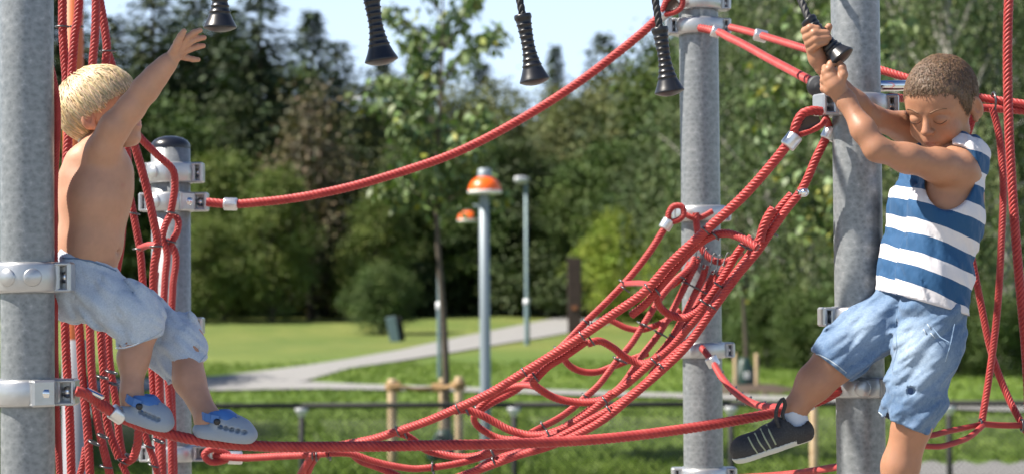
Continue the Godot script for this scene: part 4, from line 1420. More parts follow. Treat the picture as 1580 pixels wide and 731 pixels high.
func build_side_net() -> void:
	var t := thing("rope_curtain", "upright red rope net hanging behind the blond boy", "net", at(180, 731, 5.0))
	var D := 4.85
	var put := func(a: Array, w: float, d0: float, d1: float, m: Material = null) -> void: strand(t, px_list(a, d0, d1), w, m)
	put.call([[60, 60], [74, 92], [83, 130], [83, 300], [83, 400], [85, 600], [91, 740], [95, 900]], 11, 4.2, 4.2)
	put.call([[96, -150], [95.5, 0], [95.5, 40], [97, 70], [101, 120], [104, 200], [101, 300], [98, 420], [99, 497], [102, 566], [106, 635], [109, 735], [112, 900]], 14, D, D)
	put.call([[128, -150], [121, 0], [118, 33], [115, 48], [112, 80], [109, 125], [105, 200], [101, 260], [104, 360], [114, 450], [121, 507], [126, 583], [133, 652], [138, 735], [145, 900]], 14, D - 0.06, D - 0.06)
	put.call([[150, -150], [147, 0], [146, 49], [142, 98], [140, 180], [136, 320], [135, 430], [138, 514], [142, 593], [150, 652], [169, 735], [190, 850]], 13.5, D - 0.1, D - 0.05)
	put.call([[150, -150], [153, 0], [160, 41], [164, 77], [162, 98], [158, 150], [154, 300], [153, 430], [155, 518], [161, 600], [166, 659], [183, 707]], 13.5, D, D - 0.02)
	put.call([[166, 82], [172, 100], [180, 140], [190, 200], [195, 231], [197, 262], [196, 286], [201, 310], [209, 351], [215, 384], [219, 430], [222, 480], [228, 530], [232, 555], [238, 640], [248, 735], [258, 900]], 12, 5.1, 5.15)
	put.call([[200, 200], [208, 228], [220, 269], [234, 330], [242, 379], [237, 412], [236, 445], [240, 500], [244, 563], [247, 640], [250, 735], [252, 900]], 13.5, 5.0, 5.15)
	put.call([[194, 250], [193, 300], [190, 338], [186, 384], [180, 420]], 10, 5.2, 5.2)
	put.call([[205, 200], [217, 214], [243, 240], [267, 265], [269, 285], [267, 305], [263, 326]], 12, 5.25, 5.3)
	put.call([[263, 330], [254, 348], [250, 368], [256, 385], [254, 428], [252, 467], [256, 560], [262, 640], [264, 735], [266, 900]], 11.5, 5.27, 5.27)
	put.call([[263, 330], [273, 337], [273, 356], [264, 374], [257, 395]], 11, 5.3, 5.28)
	put.call([[255, 370], [266, 382], [266, 442], [264, 480], [262, 540], [264, 600], [268, 735], [270, 900]], 11.5, 5.33, 5.33)
	put.call([[240, 420], [238, 450], [241, 480]], 10, 5.3, 5.3)
	put.call([[166, 500], [168, 552], [174, 597], [178, 620], [183, 672], [190, 714]], 12, D + 0.05, D + 0.05)
	put.call([[131, 690], [127, 715], [120, 740], [112, 800]], 11, D + 0.06, D + 0.06)
	put.call([[214, 652], [210, 690], [204, 706], [192, 714]], 14, D - 0.05, D)
	put.call([[221, 662], [226, 680], [233, 700], [240, 722], [244, 745]], 11, D + 0.1, D + 0.1)
	put.call([[186, 714], [196, 735], [204, 800], [208, 900]], 11, D, D)
	for z in [[95, 41, 4.84, 0, 1, 22, 0, 8.5], [146, -2, D, 0, 1, 0, 0, 8], [163, 79, D, 0, 1, 5, 0, 8], [205, 329, 5.1, 0.2, 1, 0, 0, 8.5], [214, 384, 5.1, 0, 1, 0, 0, 8], [240, 380, 5.05, 0, 1, 0, 0, 8], [263, 328, 5.27, 0.2, 1, 0, 0, 8.5], [262, 372, 5.28, 0.3, 1, -10, 2, 8], [157, 582, D - 0.1, 0.3, 1, 14, -8, 8], [174, 592, D, 0.3, 1, 0, 0, 8], [144, 683, D - 0.1, 0.5, 1, 14, -10, 8], [190, 712, D, 0.5, 1, 12, -7, 9], [163, 720, D - 0.06, 0.2, 1, 0, 0, 8], [229, 688, D + 0.1, 0.4, 1, 14, -8, 8], [236, 718, D + 0.1, 0.4, 1, 0, 0, 7]]:
		var two := Vector3.ZERO
		if z[5] != 0: two = at(z[0] + z[5], z[1] + z[6], z[2]) - at(z[0], z[1], z[2])
		ring_clip(t, at(z[0], z[1], z[2]), cb.x * z[3] + cb.y * z[4], z[7] * z[2] / F, two)
	var st := begin()
	tube(st, [at(215, 383, 5.1), at(228, 378, 5.07), at(241, 379, 5.04)], 0.0085, 0.0085, 10, 0.006)
	part("connector", done(st), M.rope, t)

# ---------------------------------------------------------------- distance field, meshed as surface nets
class Field:
	var o: Vector3
	var c: float
	var nx: int
	var ny: int
	var nz: int
	var g := PackedFloat32Array()

	func _init(lo: Vector3, hi: Vector3, cell: float) -> void:
		o = lo
		c = cell
		nx = int((hi.x - lo.x) / cell) + 2
		ny = int((hi.y - lo.y) / cell) + 2
		nz = int((hi.z - lo.z) / cell) + 2
		g.resize(nx * ny * nz)
		g.fill(1.0)

	func lo_i(v: float, m: float) -> int:
		return maxi(0, int(floor((v - m) / c)))

	# op 0: smooth union, 1: smooth subtraction
	func cap(a: Vector3, b: Vector3, ra: float, rb: float, k := 0.02, op := 0) -> void:
		var m := maxf(ra, rb) + k + 2.6 * c
		var la := a - o
		var lb := b - o
		var x0 := lo_i(minf(la.x, lb.x), m)
		var y0 := lo_i(minf(la.y, lb.y), m)
		var z0 := lo_i(minf(la.z, lb.z), m)
		var x1 := mini(nx - 1, int((maxf(la.x, lb.x) + m) / c) + 1)
		var y1 := mini(ny - 1, int((maxf(la.y, lb.y) + m) / c) + 1)
		var z1 := mini(nz - 1, int((maxf(la.z, lb.z) + m) / c) + 1)
		var ab := lb - la
		var il := 1.0 / maxf(ab.length_squared(), 1e-9)
		var dr := rb - ra
		var kk := 0.25 / maxf(k, 1e-6)
		for z in range(z0, z1 + 1):
			for y in range(y0, y1 + 1):
				var row := (z * ny + y) * nx
				for x in range(x0, x1 + 1):
					var p := Vector3(x * c, y * c, z * c) - la
					var t := clampf(p.dot(ab) * il, 0.0, 1.0)
					var d := (p - ab * t).length() - ra - dr * t
					var e := g[row + x]
					if op == 0:
						var h := maxf(k - absf(d - e), 0.0)
						g[row + x] = minf(d, e) - h * h * kk
					else:
						var h2 := maxf(k - absf(d + e), 0.0)
						g[row + x] = maxf(-d, e) + h2 * h2 * kk

	func ell(ctr: Vector3, b: Basis, r: Vector3, k := 0.02, op := 0) -> void:
		var m := maxf(r.x, maxf(r.y, r.z)) + k + 2.6 * c
		var l := ctr - o
		var x0 := lo_i(l.x, m)
		var y0 := lo_i(l.y, m)
		var z0 := lo_i(l.z, m)
		var x1 := mini(nx - 1, int((l.x + m) / c) + 1)
		var y1 := mini(ny - 1, int((l.y + m) / c) + 1)
		var z1 := mini(nz - 1, int((l.z + m) / c) + 1)
		var i1 := Vector3(1.0 / r.x, 1.0 / r.y, 1.0 / r.z)
		var i2 := i1 * i1
		var kk := 0.25 / maxf(k, 1e-6)
		var bt := b.transposed()
		for z in range(z0, z1 + 1):
			for y in range(y0, y1 + 1):
				var row := (z * ny + y) * nx
				for x in range(x0, x1 + 1):
					var p := bt * (Vector3(x * c, y * c, z * c) - l)
					var k0 := (p * i1).length()
					var k1 := (p * i2).length()
					var d := k0 * (k0 - 1.0) / maxf(k1, 1e-6)
					var e := g[row + x]
					if op == 0:
						var h := maxf(k - absf(d - e), 0.0)
						g[row + x] = minf(d, e) - h * h * kk
					else:
						var h2 := maxf(k - absf(d + e), 0.0)
						g[row + x] = maxf(-d, e) + h2 * h2 * kk

	# keep only what lies behind the plane, within reach of its point
	func cut(pt: Vector3, n: Vector3, reach: float) -> void:
		var l := pt - o
		for z in range(lo_i(l.z, reach), mini(nz - 1, int((l.z + reach) / c)) + 1):
			for y in range(lo_i(l.y, reach), mini(ny - 1, int((l.y + reach) / c)) + 1):
				var row := (z * ny + y) * nx
				for x in range(lo_i(l.x, reach), mini(nx - 1, int((l.x + reach) / c)) + 1):
					var p := Vector3(x * c, y * c, z * c) - l
					if p.length_squared() < reach * reach:
						g[row + x] = maxf(g[row + x], p.dot(n))

	func merge(q: Field, k: float) -> void:
		var kk := 0.25 / k
		for i in g.size():
			var a := g[i]
			var b := q.g[i]
			var h := maxf(k - absf(a - b), 0.0)
			g[i] = minf(a, b) - h * h * kk

	func ripple(noise: FastNoiseLite, amp: float, b: Basis) -> void:
		var lim := 3.0 * c + amp
		for z in nz:
			for y in ny:
				var row := (z * ny + y) * nx
				for x in nx:
					var e := g[row + x]
					if e < lim and e > -lim:
						g[row + x] = e + amp * noise.get_noise_3dv(b * (o + Vector3(x * c, y * c, z * c)))

	# adds the surface to v, n, idx
	func net(v: PackedVector3Array, nn: PackedVector3Array, idx: PackedInt32Array) -> void:
		var at := PackedInt32Array()
		at.resize(g.size())
		at.fill(-1)
		var sx := 1
		var sy := nx
		var sz := nx * ny
		var off := [0, sx, sy, sx + sy, sz, sx + sz, sy + sz, sx + sy + sz]
		var crn := [Vector3(0, 0, 0), Vector3(1, 0, 0), Vector3(0, 1, 0), Vector3(1, 1, 0), Vector3(0, 0, 1), Vector3(1, 0, 1), Vector3(0, 1, 1), Vector3(1, 1, 1)]
		var ed := [[0, 1], [2, 3], [4, 5], [6, 7], [0, 2], [1, 3], [4, 6], [5, 7], [0, 4], [1, 5], [2, 6], [3, 7]]
		var lim := 4.0 * c
		var w := [0.0, 0.0, 0.0, 0.0, 0.0, 0.0, 0.0, 0.0]
		for z in nz - 1:
			for y in ny - 1:
				var row := (z * ny + y) * nx
				for x in nx - 1:
					var i := row + x
					var e := g[i]
					if e > lim or e < -lim: continue
					var s := 0
					for q in 8:
						w[q] = g[i + off[q]]
						if w[q] < 0.0: s += 1
					if s == 0 or s == 8: continue
					var sum := Vector3.ZERO
					var cnt := 0
					for q in ed:
						var a: float = w[q[0]]
						var b: float = w[q[1]]
						if (a < 0.0) != (b < 0.0):
							sum += crn[q[0]].lerp(crn[q[1]], a / (a - b))
							cnt += 1
					var f := sum / cnt
					at[i] = v.size()
					v.append(o + (Vector3(x, y, z) + f) * c)
					var gx := lerpf(lerpf(w[1] - w[0], w[3] - w[2], f.y), lerpf(w[5] - w[4], w[7] - w[6], f.y), f.z)
					var gy := lerpf(lerpf(w[2] - w[0], w[3] - w[1], f.x), lerpf(w[6] - w[4], w[7] - w[5], f.x), f.z)
					var gz := lerpf(lerpf(w[4] - w[0], w[5] - w[1], f.x), lerpf(w[6] - w[2], w[7] - w[3], f.x), f.y)
					nn.append(Vector3(gx, gy, gz).normalized())
		for z in range(1, nz - 1):
			for y in range(1, ny - 1):
				var row := (z * ny + y) * nx
				for x in range(1, nx - 1):
					var i := row + x
					if at[i] < 0: continue
					var e := g[i] < 0.0
					if e != (g[i + sx] < 0.0): put(idx, at[i], at[i - sy], at[i - sy - sz], at[i - sz], e)
					if e != (g[i + sy] < 0.0): put(idx, at[i], at[i - sz], at[i - sx - sz], at[i - sx], e)
					if e != (g[i + sz] < 0.0): put(idx, at[i], at[i - sx], at[i - sx - sy], at[i - sy], e)

	func put(idx: PackedInt32Array, a: int, b: int, d: int, f: int, flip: bool) -> void:
		if a < 0 or b < 0 or d < 0 or f < 0: return
		if not flip: idx.append_array(PackedInt32Array([a, b, d, a, d, f]))
		else: idx.append_array(PackedInt32Array([a, d, b, a, f, d]))


# ---------------------------------------------------------------- the two boys
class Body:
	var v := PackedVector3Array()
	var n := PackedVector3Array()
	var i := PackedInt32Array()
	var c := PackedColorArray()
	var uv := PackedVector2Array()
	func take(f: Field) -> void:
		f.net(v, n, i)

func val(f: Field, p: Vector3) -> float:
	var q := (p - f.o) / f.c
	var x := clampi(int(q.x), 0, f.nx - 2)
	var y := clampi(int(q.y), 0, f.ny - 2)
	var z := clampi(int(q.z), 0, f.nz - 2)
	var i := (z * f.ny + y) * f.nx + x
	var fx := q.x - x
	var fy := q.y - y
	var fz := q.z - z
	var a := lerpf(lerpf(f.g[i], f.g[i + 1], fx), lerpf(f.g[i + f.nx], f.g[i + f.nx + 1], fx), fy)
	var j := i + f.nx * f.ny
	var b := lerpf(lerpf(f.g[j], f.g[j + 1], fx), lerpf(f.g[j + f.nx], f.g[j + f.nx + 1], fx), fy)
	return lerpf(a, b, fz)

func hit(f: Field, p: Vector3, dirn: Vector3, far_ := 0.3) -> Vector3:
	var s := 0.0
	while s < far_:
		if val(f, p + dirn * s) < 0.0: return p + dirn * s
		s += 0.001
	return p + dirn * far_

func rp(px: float, d: float) -> float:
	return px * d / F

# chain of [x, y, depth, radius in pixels]
func chain(f: Field, a: Array, k := 0.02, grow := 0.0) -> void:
	for i in a.size() - 1:
		f.cap(at(a[i][0], a[i][1], a[i][2]), at(a[i + 1][0], a[i + 1][1], a[i + 1][2]), rp(a[i][3], a[i][2]) + grow, rp(a[i + 1][3], a[i + 1][2]) + grow, k)

func box_of(lists: Array, pad: float) -> Array:
	var lo := Vector3.ONE * 1e6
	var hi := -lo
	for l in lists:
		for q in l:
			var p := at(q[0], q[1], q[2])
			var r := Vector3.ONE * (rp(q[3], q[2]) + pad)
			lo = lo.min(p - r)
			hi = hi.max(p + r)
	return [lo, hi]

func cloth_noise(seed_: int, freq: float) -> FastNoiseLite:
	var n := FastNoiseLite.new()
	n.seed = seed_
	n.frequency = freq
	n.fractal_octaves = 2
	n.fractal_type = FastNoiseLite.FRACTAL_RIDGED
	return n

# axes in which noise forms folds: quick across, slow along
func folds(across: Vector3, quick: float, slow: float) -> Basis:
	var along := across.cross(cb.z).normalized()
	return Basis(across * quick, along * slow, cb.z * 0.6).transposed()

func flat2(x: float, y: float, z := 0.0) -> Vector3:           # direction given as pixels right, pixels down, towards viewer
	return (cb * Vector3(x, -y, z)).normalized()

func hairline(z: float, table: Array) -> float:
	for i in table.size() - 1:
		if z >= table[i + 1][0]:
			return lerpf(table[i + 1][1], table[i][1], clampf((z - table[i + 1][0]) / (table[i][0] - table[i + 1][0]), 0.0, 1.0))
	return table[table.size() - 1][1]

# returns [head field, hair field]; basis X = the person's left, Y = up, Z = face
func head(body: Body, c: Vector3, b: Basis, H: float, neck: Vector3, neck_r: float, table: Array, hair_t: float, shut: bool) -> Array:
	var pad := Vector3.ONE * H * 0.64
	var lo := (c - pad).min(neck - Vector3.ONE * (neck_r + 0.01))
	var hi := (c + pad).max(neck + Vector3.ONE * (neck_r + 0.01))
	var f := Field.new(lo, hi, 0.0034)
	var L := func(x: float, y: float, z: float) -> Vector3: return c + b * (Vector3(x, y, z) * H)
	f.ell(L.call(0, 0.115, -0.055), b, Vector3(0.345, 0.385, 0.42) * H, 0.01)
	f.ell(L.call(0, -0.17, 0.09), b, Vector3(0.262, 0.30, 0.27) * H, 0.11 * H)
	f.ell(L.call(0, 0.14, 0.17), b, Vector3(0.27, 0.22, 0.185) * H, 0.10 * H)
	f.cap(L.call(-0.03, -0.40, 0.235), L.call(0.03, -0.40, 0.235), 0.088 * H, 0.088 * H, 0.10 * H)
	for s in [-1.0, 1.0]:
		f.ell(L.call(0.165 * s, -0.165, 0.235), b, Vector3(0.10, 0.11, 0.10) * H, 0.08 * H)
		f.cap(L.call(0.19 * s, -0.28, 0.02), L.call(0.10 * s, -0.38, 0.17), 0.085 * H, 0.07 * H, 0.08 * H)
		f.cap(L.call(0.06 * s, 0.075, 0.335), L.call(0.21 * s, 0.075, 0.27), 0.035 * H, 0.035 * H, 0.06 * H)
		f.ell(L.call(0.135 * s, -0.005, 0.40), b, Vector3(0.085, 0.055, 0.06) * H, 0.05 * H, 1)
		f.ell(L.call(0.135 * s, -0.015, 0.285), b, Vector3(0.085, 0.072, 0.088) * H, 0.012 * H)
	f.cap(L.call(0, 0.035, 0.345), L.call(0, -0.115, 0.425), 0.030 * H, 0.048 * H, 0.035 * H)
	for s in [-1.0, 1.0]:
		f.ell(L.call(0.042 * s, -0.128, 0.395), b, Vector3(0.034, 0.03, 0.04) * H, 0.02 * H)
		f.ell(L.call(0.024 * s, -0.158, 0.425), b, Vector3(0.013, 0.012, 0.016) * H, 0.008 * H, 1)
	f.ell(L.call(0, -0.245, 0.30), b, Vector3(0.13, 0.095, 0.085) * H, 0.06 * H)
	f.cap(L.call(-0.075, -0.252, 0.352), L.call(0.075, -0.252, 0.352), 0.02 * H, 0.02 * H, 0.02 * H)
	f.cap(L.call(-0.06, -0.288, 0.352), L.call(0.06, -0.288, 0.352), 0.023 * H, 0.023 * H, 0.02 * H)
	f.cap(L.call(-0.1, -0.27, 0.372), L.call(0.1, -0.27, 0.372), 0.008 * H, 0.008 * H, 0.012 * H, 1)
	f.cap(L.call(0, -0.12, -0.12), neck, neck_r * 0.95, neck_r, 0.05 * H)
	var hf := Field.new(f.o, f.o, 1.0)
	hf.o = f.o
	hf.c = f.c
	hf.nx = f.nx
	hf.ny = f.ny
	hf.nz = f.nz
	hf.g = f.g.duplicate()
	var bt := b.transposed()
	for z in f.nz:
		for y in f.ny:
			for x in f.nx:
				var i := (z * f.ny + y) * f.nx + x
				if hf.g[i] > 0.03 or hf.g[i] < -0.03: continue
				var l := bt * (f.o + Vector3(x, y, z) * f.c - c) / H
				var dl := (hairline(l.z, table) - l.y) * H
				hf.g[i] = maxf(hf.g[i] - hair_t * (1.0 if dl < -0.012 else clampf(-dl / 0.012, 0.15, 1.0)), dl)
	for s in [-1.0, 1.0]:
		var eb := b * Basis(Vector3(0, 1, 0), -0.45 * s) * Basis(Vector3(1, 0, 0), 0.15)
		f.ell(L.call(0.348 * s, -0.06, -0.085), eb, Vector3(0.042, 0.135, 0.085) * H, 0.02 * H)
		f.ell(L.call(0.378 * s, -0.045, -0.06), eb, Vector3(0.022, 0.075, 0.040) * H, 0.012 * H, 1)
		f.cap(L.call(0.338 * s, -0.165, -0.05), L.call(0.343 * s, -0.185, -0.045), 0.034 * H, 0.026 * H, 0.02 * H)
	body.take(f)
	return [f, hf]

func face_lines(t: Node3D, f: Field, c: Vector3, b: Basis, H: float, brow: Material, lash: Material) -> void:
	for s in [-1.0, 1.0]:
		var p := []
		var q := []
		for k in 6:
			var e := k / 5.0
			var o := c + b * (Vector3(s * lerpf(0.065, 0.225, e), 0.078 + 0.03 * sin(e * 2.4), 0.6) * H)
			p.append(hit(f, o, -b.z))
			o = c + b * (Vector3(s * lerpf(0.068, 0.205, e), -0.022 - 0.03 * sin(e * PI), 0.6) * H)
			q.append(hit(f, o, -b.z))
		var st := begin()
		tube(st, p, 0.0105 * H, 0.005 * H, 6, 0.003)
		part("eyebrow", done(st), brow, t)
		st = begin()
		tube(st, q, 0.0045 * H, 0.006 * H, 6, 0.003)
		part("eyelash", done(st), lash, t)

func locks(hf: Field, c: Vector3, b: Basis, H: float, table: Array, count: int, len_: float, w: float, lift: float, seed_: int, col: Color, curl: float, front: float) -> ArrayMesh:
	rng.seed = seed_
	var v := PackedVector3Array()
	var n := PackedVector3Array()
	var cc := PackedColorArray()
	var idx := PackedInt32Array()
	var cr := Vector3(0.345, 0.385, 0.42)
	for k in count:
		var u := rv().normalized()
		var l := Vector3(0, 0.115, -0.055) + u * cr
		if l.y < hairline(l.z, table) + 0.01: continue
		if front > 0.05 and absf(l.x) > 0.2 and Vector2(l.y + 0.04, l.z + 0.07).length() < 0.16: continue
		var crown := Vector3(0.05, 0.45, -0.22)
		var flow := (l - crown)
		flow = flow - u * flow.dot(u)
		if flow.length() < 0.02: flow = rv()
		flow = (flow.normalized() + rv() * curl + Vector3(0, -0.25, 0.05)).normalized()
		var pts := PackedVector3Array()
		var nr := PackedVector3Array()
		var p := l
		var steps := 4
		var ll := len_ * rng.randf_range(0.6, 1.2)
		var up_ := lift * rng.randf_range(0.3, 1.7)
		for s in steps + 1:
			var d := (p - Vector3(0, 0.115, -0.055)) / cr
			var r := d.length()
			var sc := 1.0 + front * smoothstep(0.08, 0.32, p.z) + (up_ * (0.6 + 0.7 * sin(PI * s / steps * 0.8)))
			var q := Vector3(0, 0.115, -0.055) + d / r * sc * cr
			pts.append(c + b * (q * H))
			nr.append((b * (d / r)).normalized())
			p = q + flow * ll / steps
			if p.y < hairline(p.z, table) - 0.05: p = q + flow * ll * 0.03
			flow = (flow + rv() * curl * 0.3).normalized()
		var tone := vary(col, 0.42)
		var ww := w * rng.randf_range(0.6, 1.3)
		var base := v.size()
		for s in steps + 1:
			var tn := (pts[mini(s + 1, steps)] - pts[maxi(s - 1, 0)]).normalized()
			var sd := tn.cross(nr[s]).normalized()
			var wd := ww * H * (1.0 - pow(float(s) / steps, 2.0) * 0.9)
			for e in [[-0.5, -0.15], [0.0, 0.35], [0.5, -0.15]]:
				v.append(pts[s] + sd * wd * e[0] + nr[s] * wd * e[1])
				n.append((nr[s] + sd * e[0] * 1.4).normalized())
				cc.append(tone)
		for s in steps:
			for e in 3:
				var a := base + s * 3 + e
				var a2 := base + s * 3 + (e + 1) % 3
				idx.append_array(PackedInt32Array([a, a + 3, a2, a2, a + 3, a2 + 3]))
	return arrays_mesh(v, n, idx, cc)

func hand_field(lists: Array, cell := 0.0024, k := 0.0035) -> Field:
	var bb := box_of(lists, 0.02)
	var f := Field.new(bb[0], bb[1], cell)
	for l in lists: chain(f, l, k)
	return f

func skin_mesh(body: Body, base: Color, seed_: int, warm: Array) -> ArrayMesh:
	var n := FastNoiseLite.new()
	n.seed = seed_
	n.frequency = 14.0
	n.fractal_octaves = 3
	for p in body.v:
		var k := 1.0 + 0.12 * n.get_noise_3dv(p) + 0.08 * n.get_noise_3dv(p * 7.0)
		var col := Color(base.r * k, base.g * k, base.b * k)
		for w in warm:
			var t := clampf(1.0 - p.distance_to(w[0]) / w[1], 0.0, 1.0)
			col = col.lerp(w[2], t * w[3])
		body.c.append(col)
	return arrays_mesh(body.v, body.n, body.i, body.c)

func cloth_mesh(f: Field, paint: Callable) -> ArrayMesh:
	var b := Body.new()
	b.take(f)
	for p in b.v: b.c.append(paint.call(p))
	return arrays_mesh(b.v, b.n, b.i, b.c)

func sheet_band(st: SurfaceTool, f: Field, pts: Array, r: float) -> void:  # stitched seam that lies on a garment, found from the viewer's side
	var q := []
	for k in 25:
		var e := k / 24.0 * (pts.size() - 1)
		var i0 := mini(int(e), pts.size() - 2)
		var o := at(lerpf(pts[i0][0], pts[i0 + 1][0], e - i0), lerpf(pts[i0][1], pts[i0 + 1][1], e - i0), 3.6)
		var w := hit(f, o, (o - eye).normalized(), 1.2)
		if w.distance_to(o) < 1.15: q.append(w)
	if q.size() < 3: return
	tube(st, q, r, r, 5, 0.006)

func build_blond_boy() -> void:
	var D := 4.312
	var t := thing("person", "blond bare-chested child in light denim shorts reaching for a bell handle", "person", at(270, 670, 4.17), "children on the ropes")
	var body := Body.new()
	var tor := []
	for s in [-1.0, 1.0]:
		var o: float = 0.042 * s
		tor.append([[126, 430, D + o, 43], [138, 374, D + o, 45], [146, 305, D + o, 50], [153, 256, D + o, 44]])
	var arm := [[160, 226, D - 0.085, 26], [176, 196, D - 0.098, 22.5], [201, 167, D - 0.100, 20], [224, 137, D - 0.100, 19.5], [241, 116, D - 0.100, 16.5], [256, 99, D - 0.100, 12.8], [264, 91, D - 0.100, 11.5]]
	var arm2 := [[160, 240, D + 0.085, 25], [140, 310, D + 0.13, 19], [138, 355, D + 0.15, 13], [138, 368, D + 0.15, 13]]
	var leg := [[130, 440, D - 0.06, 38], [222, 494, D - 0.07, 27], [205, 552, D - 0.09, 23], [202, 606, D - 0.12, 15.5], [206, 628, D - 0.125, 15]]
	var foot := [[204, 628, D - 0.125, 15], [240, 640, D - 0.135, 12]]
	var leg2 := [[142, 440, D + 0.06, 38], [283, 528, D + 0.02, 29], [291, 586, D - 0.04, 23], [320, 646, D - 0.10, 17.5], [322, 652, D - 0.105, 17]]
	var foot2 := [[322, 655, D - 0.105, 16], [368, 666, D - 0.115, 13]]
	var all := [tor[0], tor[1], arm, arm2, leg, leg2, foot, foot2]
	var bb := box_of(all, 0.03)
	var f := Field.new(bb[0], bb[1], 0.0075)
	chain(f, tor[0], 0.035)
	chain(f, tor[1], 0.035)
	f.cap(at(154, 238, D - 0.06), at(160, 238, D + 0.06), rp(26, D), rp(26, D), 0.03)
	f.cap(at(152, 238, D), at(155, 200, D), rp(26, D), rp(22, D), 0.03)
	f.cap(at(178, 268, D - 0.045), at(178, 285, D - 0.045), rp(24, D), rp(22, D), 0.03)     # chest
	f.cap(at(112, 272, D - 0.055), at(118, 250, D - 0.055), rp(20, D), rp(18, D), 0.03)    # shoulder blade
	chain(f, arm, 0.018)
	chain(f, arm2, 0.02)
	chain(f, leg, 0.02)
	chain(f, foot, 0.02)
	chain(f, leg2, 0.02)
	chain(f, foot2, 0.02)
	f.cap(at(179, 388, D - 0.055), at(190, 388, D - 0.075), rp(3, D), rp(3, D), 0.012, 1)  # navel
	body.take(f)
	# raised hand, open
	var h := D - 0.102
	var hand := [[[261, 96, h, 11.5], [268, 86, h, 11], [274, 78, h, 9.5]], [[270, 84, h + 0.006, 9.5], [277, 82, h + 0.010, 8]], [[266, 87, h, 10], [271, 75, h - 0.005, 8.5], [276, 71, h - 0.006, 7.5]],
		[[275, 70, h - 0.010, 6], [287, 58, h - 0.012, 5.0], [299, 50, h - 0.010, 4.6], [308, 46.5, h - 0.006, 4.0]],
		[[279, 74, h - 0.003, 6], [292, 65, h - 0.004, 5.1], [304, 59.5, h - 0.002, 4.7], [314, 58, h + 0.003, 4.1]],
		[[281, 80, h + 0.006, 6], [293, 75.5, h + 0.008, 5.0], [304, 72, h + 0.010, 4.6], [313, 70.5, h + 0.013, 4.0]],
		[[277, 87, h + 0.014, 5.6], [287, 89, h + 0.018, 4.7], [297, 91.5, h + 0.020, 4.3], [305, 92, h + 0.022, 3.8]],
		[[268, 79, h - 0.012, 7], [273, 66, h - 0.024, 6], [278, 56, h - 0.030, 5.3], [283, 48, h - 0.032, 4.4]]]
	body.take(hand_field(hand))
	# hidden left hand round the rope
	var g := D + 0.15
	var hand2 := [[[138, 366, g, 12], [138, 384, g, 12]], [[144, 378, g, 6], [154, 377, g + 0.01, 5.5], [155, 375, g + 0.03, 5]], [[144, 385, g, 6], [155, 385, g + 0.01, 5.5], [156, 383, g + 0.03, 5]], [[143, 392, g, 6], [154, 393, g + 0.01, 5.5], [155, 392, g + 0.03, 5]], [[141, 398, g, 5.5], [150, 400, g + 0.01, 5], [151, 400, g + 0.03, 4.5]], [[140, 366, g, 6.5], [149, 362, g - 0.01, 6], [157, 362, g - 0.005, 5]]]
	body.take(hand_field(hand2, 0.003))
	var H := 131.0 * D / F
	var c := at(159, 173, D + 0.005)
	var fw := dirc(0.925, 0.31, 0.16)
	var left := fw.cross(dirc(-0.05, -1, 0)).normalized()
	left = (dirc(-0.31, 0.945, 0)).cross(fw).normalized()
	var up := fw.cross(left).normalized()
	var b := Basis(left, up, fw)
	var table := [[0.5, 0.17], [0.36, 0.16], [0.22, 0.13], [0.12, 0.06], [0.03, 0.02], [-0.05, 0.01], [-0.14, -0.10], [-0.2, -0.20], [-0.34, -0.34], [-0.6, -0.36]]
	var hd := head(body, c, b, H, at(150, 228, D), rp(24, D), table, 0.009, false)
	var L := func(x: float, y: float, z: float) -> Vector3: return c + b * (Vector3(x, y, z) * H)
	var lip := Color(0.52, 0.19, 0.14)
	var warm := [[L.call(0, -0.27, 0.37), 0.10 * H, lip, 0.8], [L.call(-0.2, -0.15, 0.26), 0.17 * H, Color(0.50, 0.20, 0.13), 0.55], [L.call(-0.37, -0.06, -0.09), 0.12 * H, Color(0.50, 0.18, 0.11), 0.5], [at(190, 286, D - 0.085), 0.009, Color(0.38, 0.15, 0.10), 0.9]]
	for q in [[309, 51], [313, 60], [312, 70], [305, 91]]: warm.append([at(q[0], q[1], h), 0.016, Color(0.50, 0.20, 0.13), 0.5])
	part("body", skin_mesh(body, Color(0.44, 0.235, 0.150), 3, warm), M.skin, t)
	face_lines(t, hd[0], c, b, H, M.brow_fair, M.lash)
	var hm := Body.new()
	hm.take(hd[1])
	rng.seed = 8
	for p in hm.v: hm.c.append(vary(Color(0.46, 0.34, 0.19), 0.18))
	var hair := part("hair", arrays_mesh(hm.v, hm.n, hm.i, hm.c), M.hair, t)
	part("locks", locks(hd[1], c, b, H, table, 17000, 0.36, 0.0115, 0.10, 9, Color(0.64, 0.50, 0.30), 0.20, 0.06), M.hair, hair, false)
	# shorts
	var s0 := [[122, 402, D - 0.042, 45], [124, 428, D - 0.042, 49], [126, 446, D - 0.045, 49]]
	var s1 := [[122, 402, D + 0.042, 45], [124, 428, D + 0.042, 49], [128, 446, D + 0.045, 49]]
	var n0 := [[122, 446, D - 0.06, 46], [168, 466, D - 0.07, 43], [212, 486, D - 0.075, 38], [215, 540, D - 0.08, 37]]
	var n1 := [[130, 446, D + 0.06, 46], [212, 484, D + 0.045, 43], [275, 524, D + 0.02, 38], [296, 585, D - 0.02, 33]]
	bb = box_of([s0, s1, n0, n1], 0.03)
	f = Field.new(bb[0], bb[1], 0.0058)
	chain(f, s0, 0.04)
	chain(f, s1, 0.04)
	chain(f, n0, 0.035)
	var f2 := Field.new(bb[0], bb[1], 0.0058)
	chain(f2, n1, 0.03)
	f2.cap(at(240, 550, D + 0.01), at(262, 570, D - 0.0), rp(22, D), rp(20, D), 0.03)       # slack cloth behind the far knee
	var cn := cloth_noise(5, 14.0)
	for e in [f, f2]: e.ripple(cn, 0.0115, folds(flat2(0.75, -0.65), 1.2, 0.35))
	var cn2 := cloth_noise(6, 26.0)
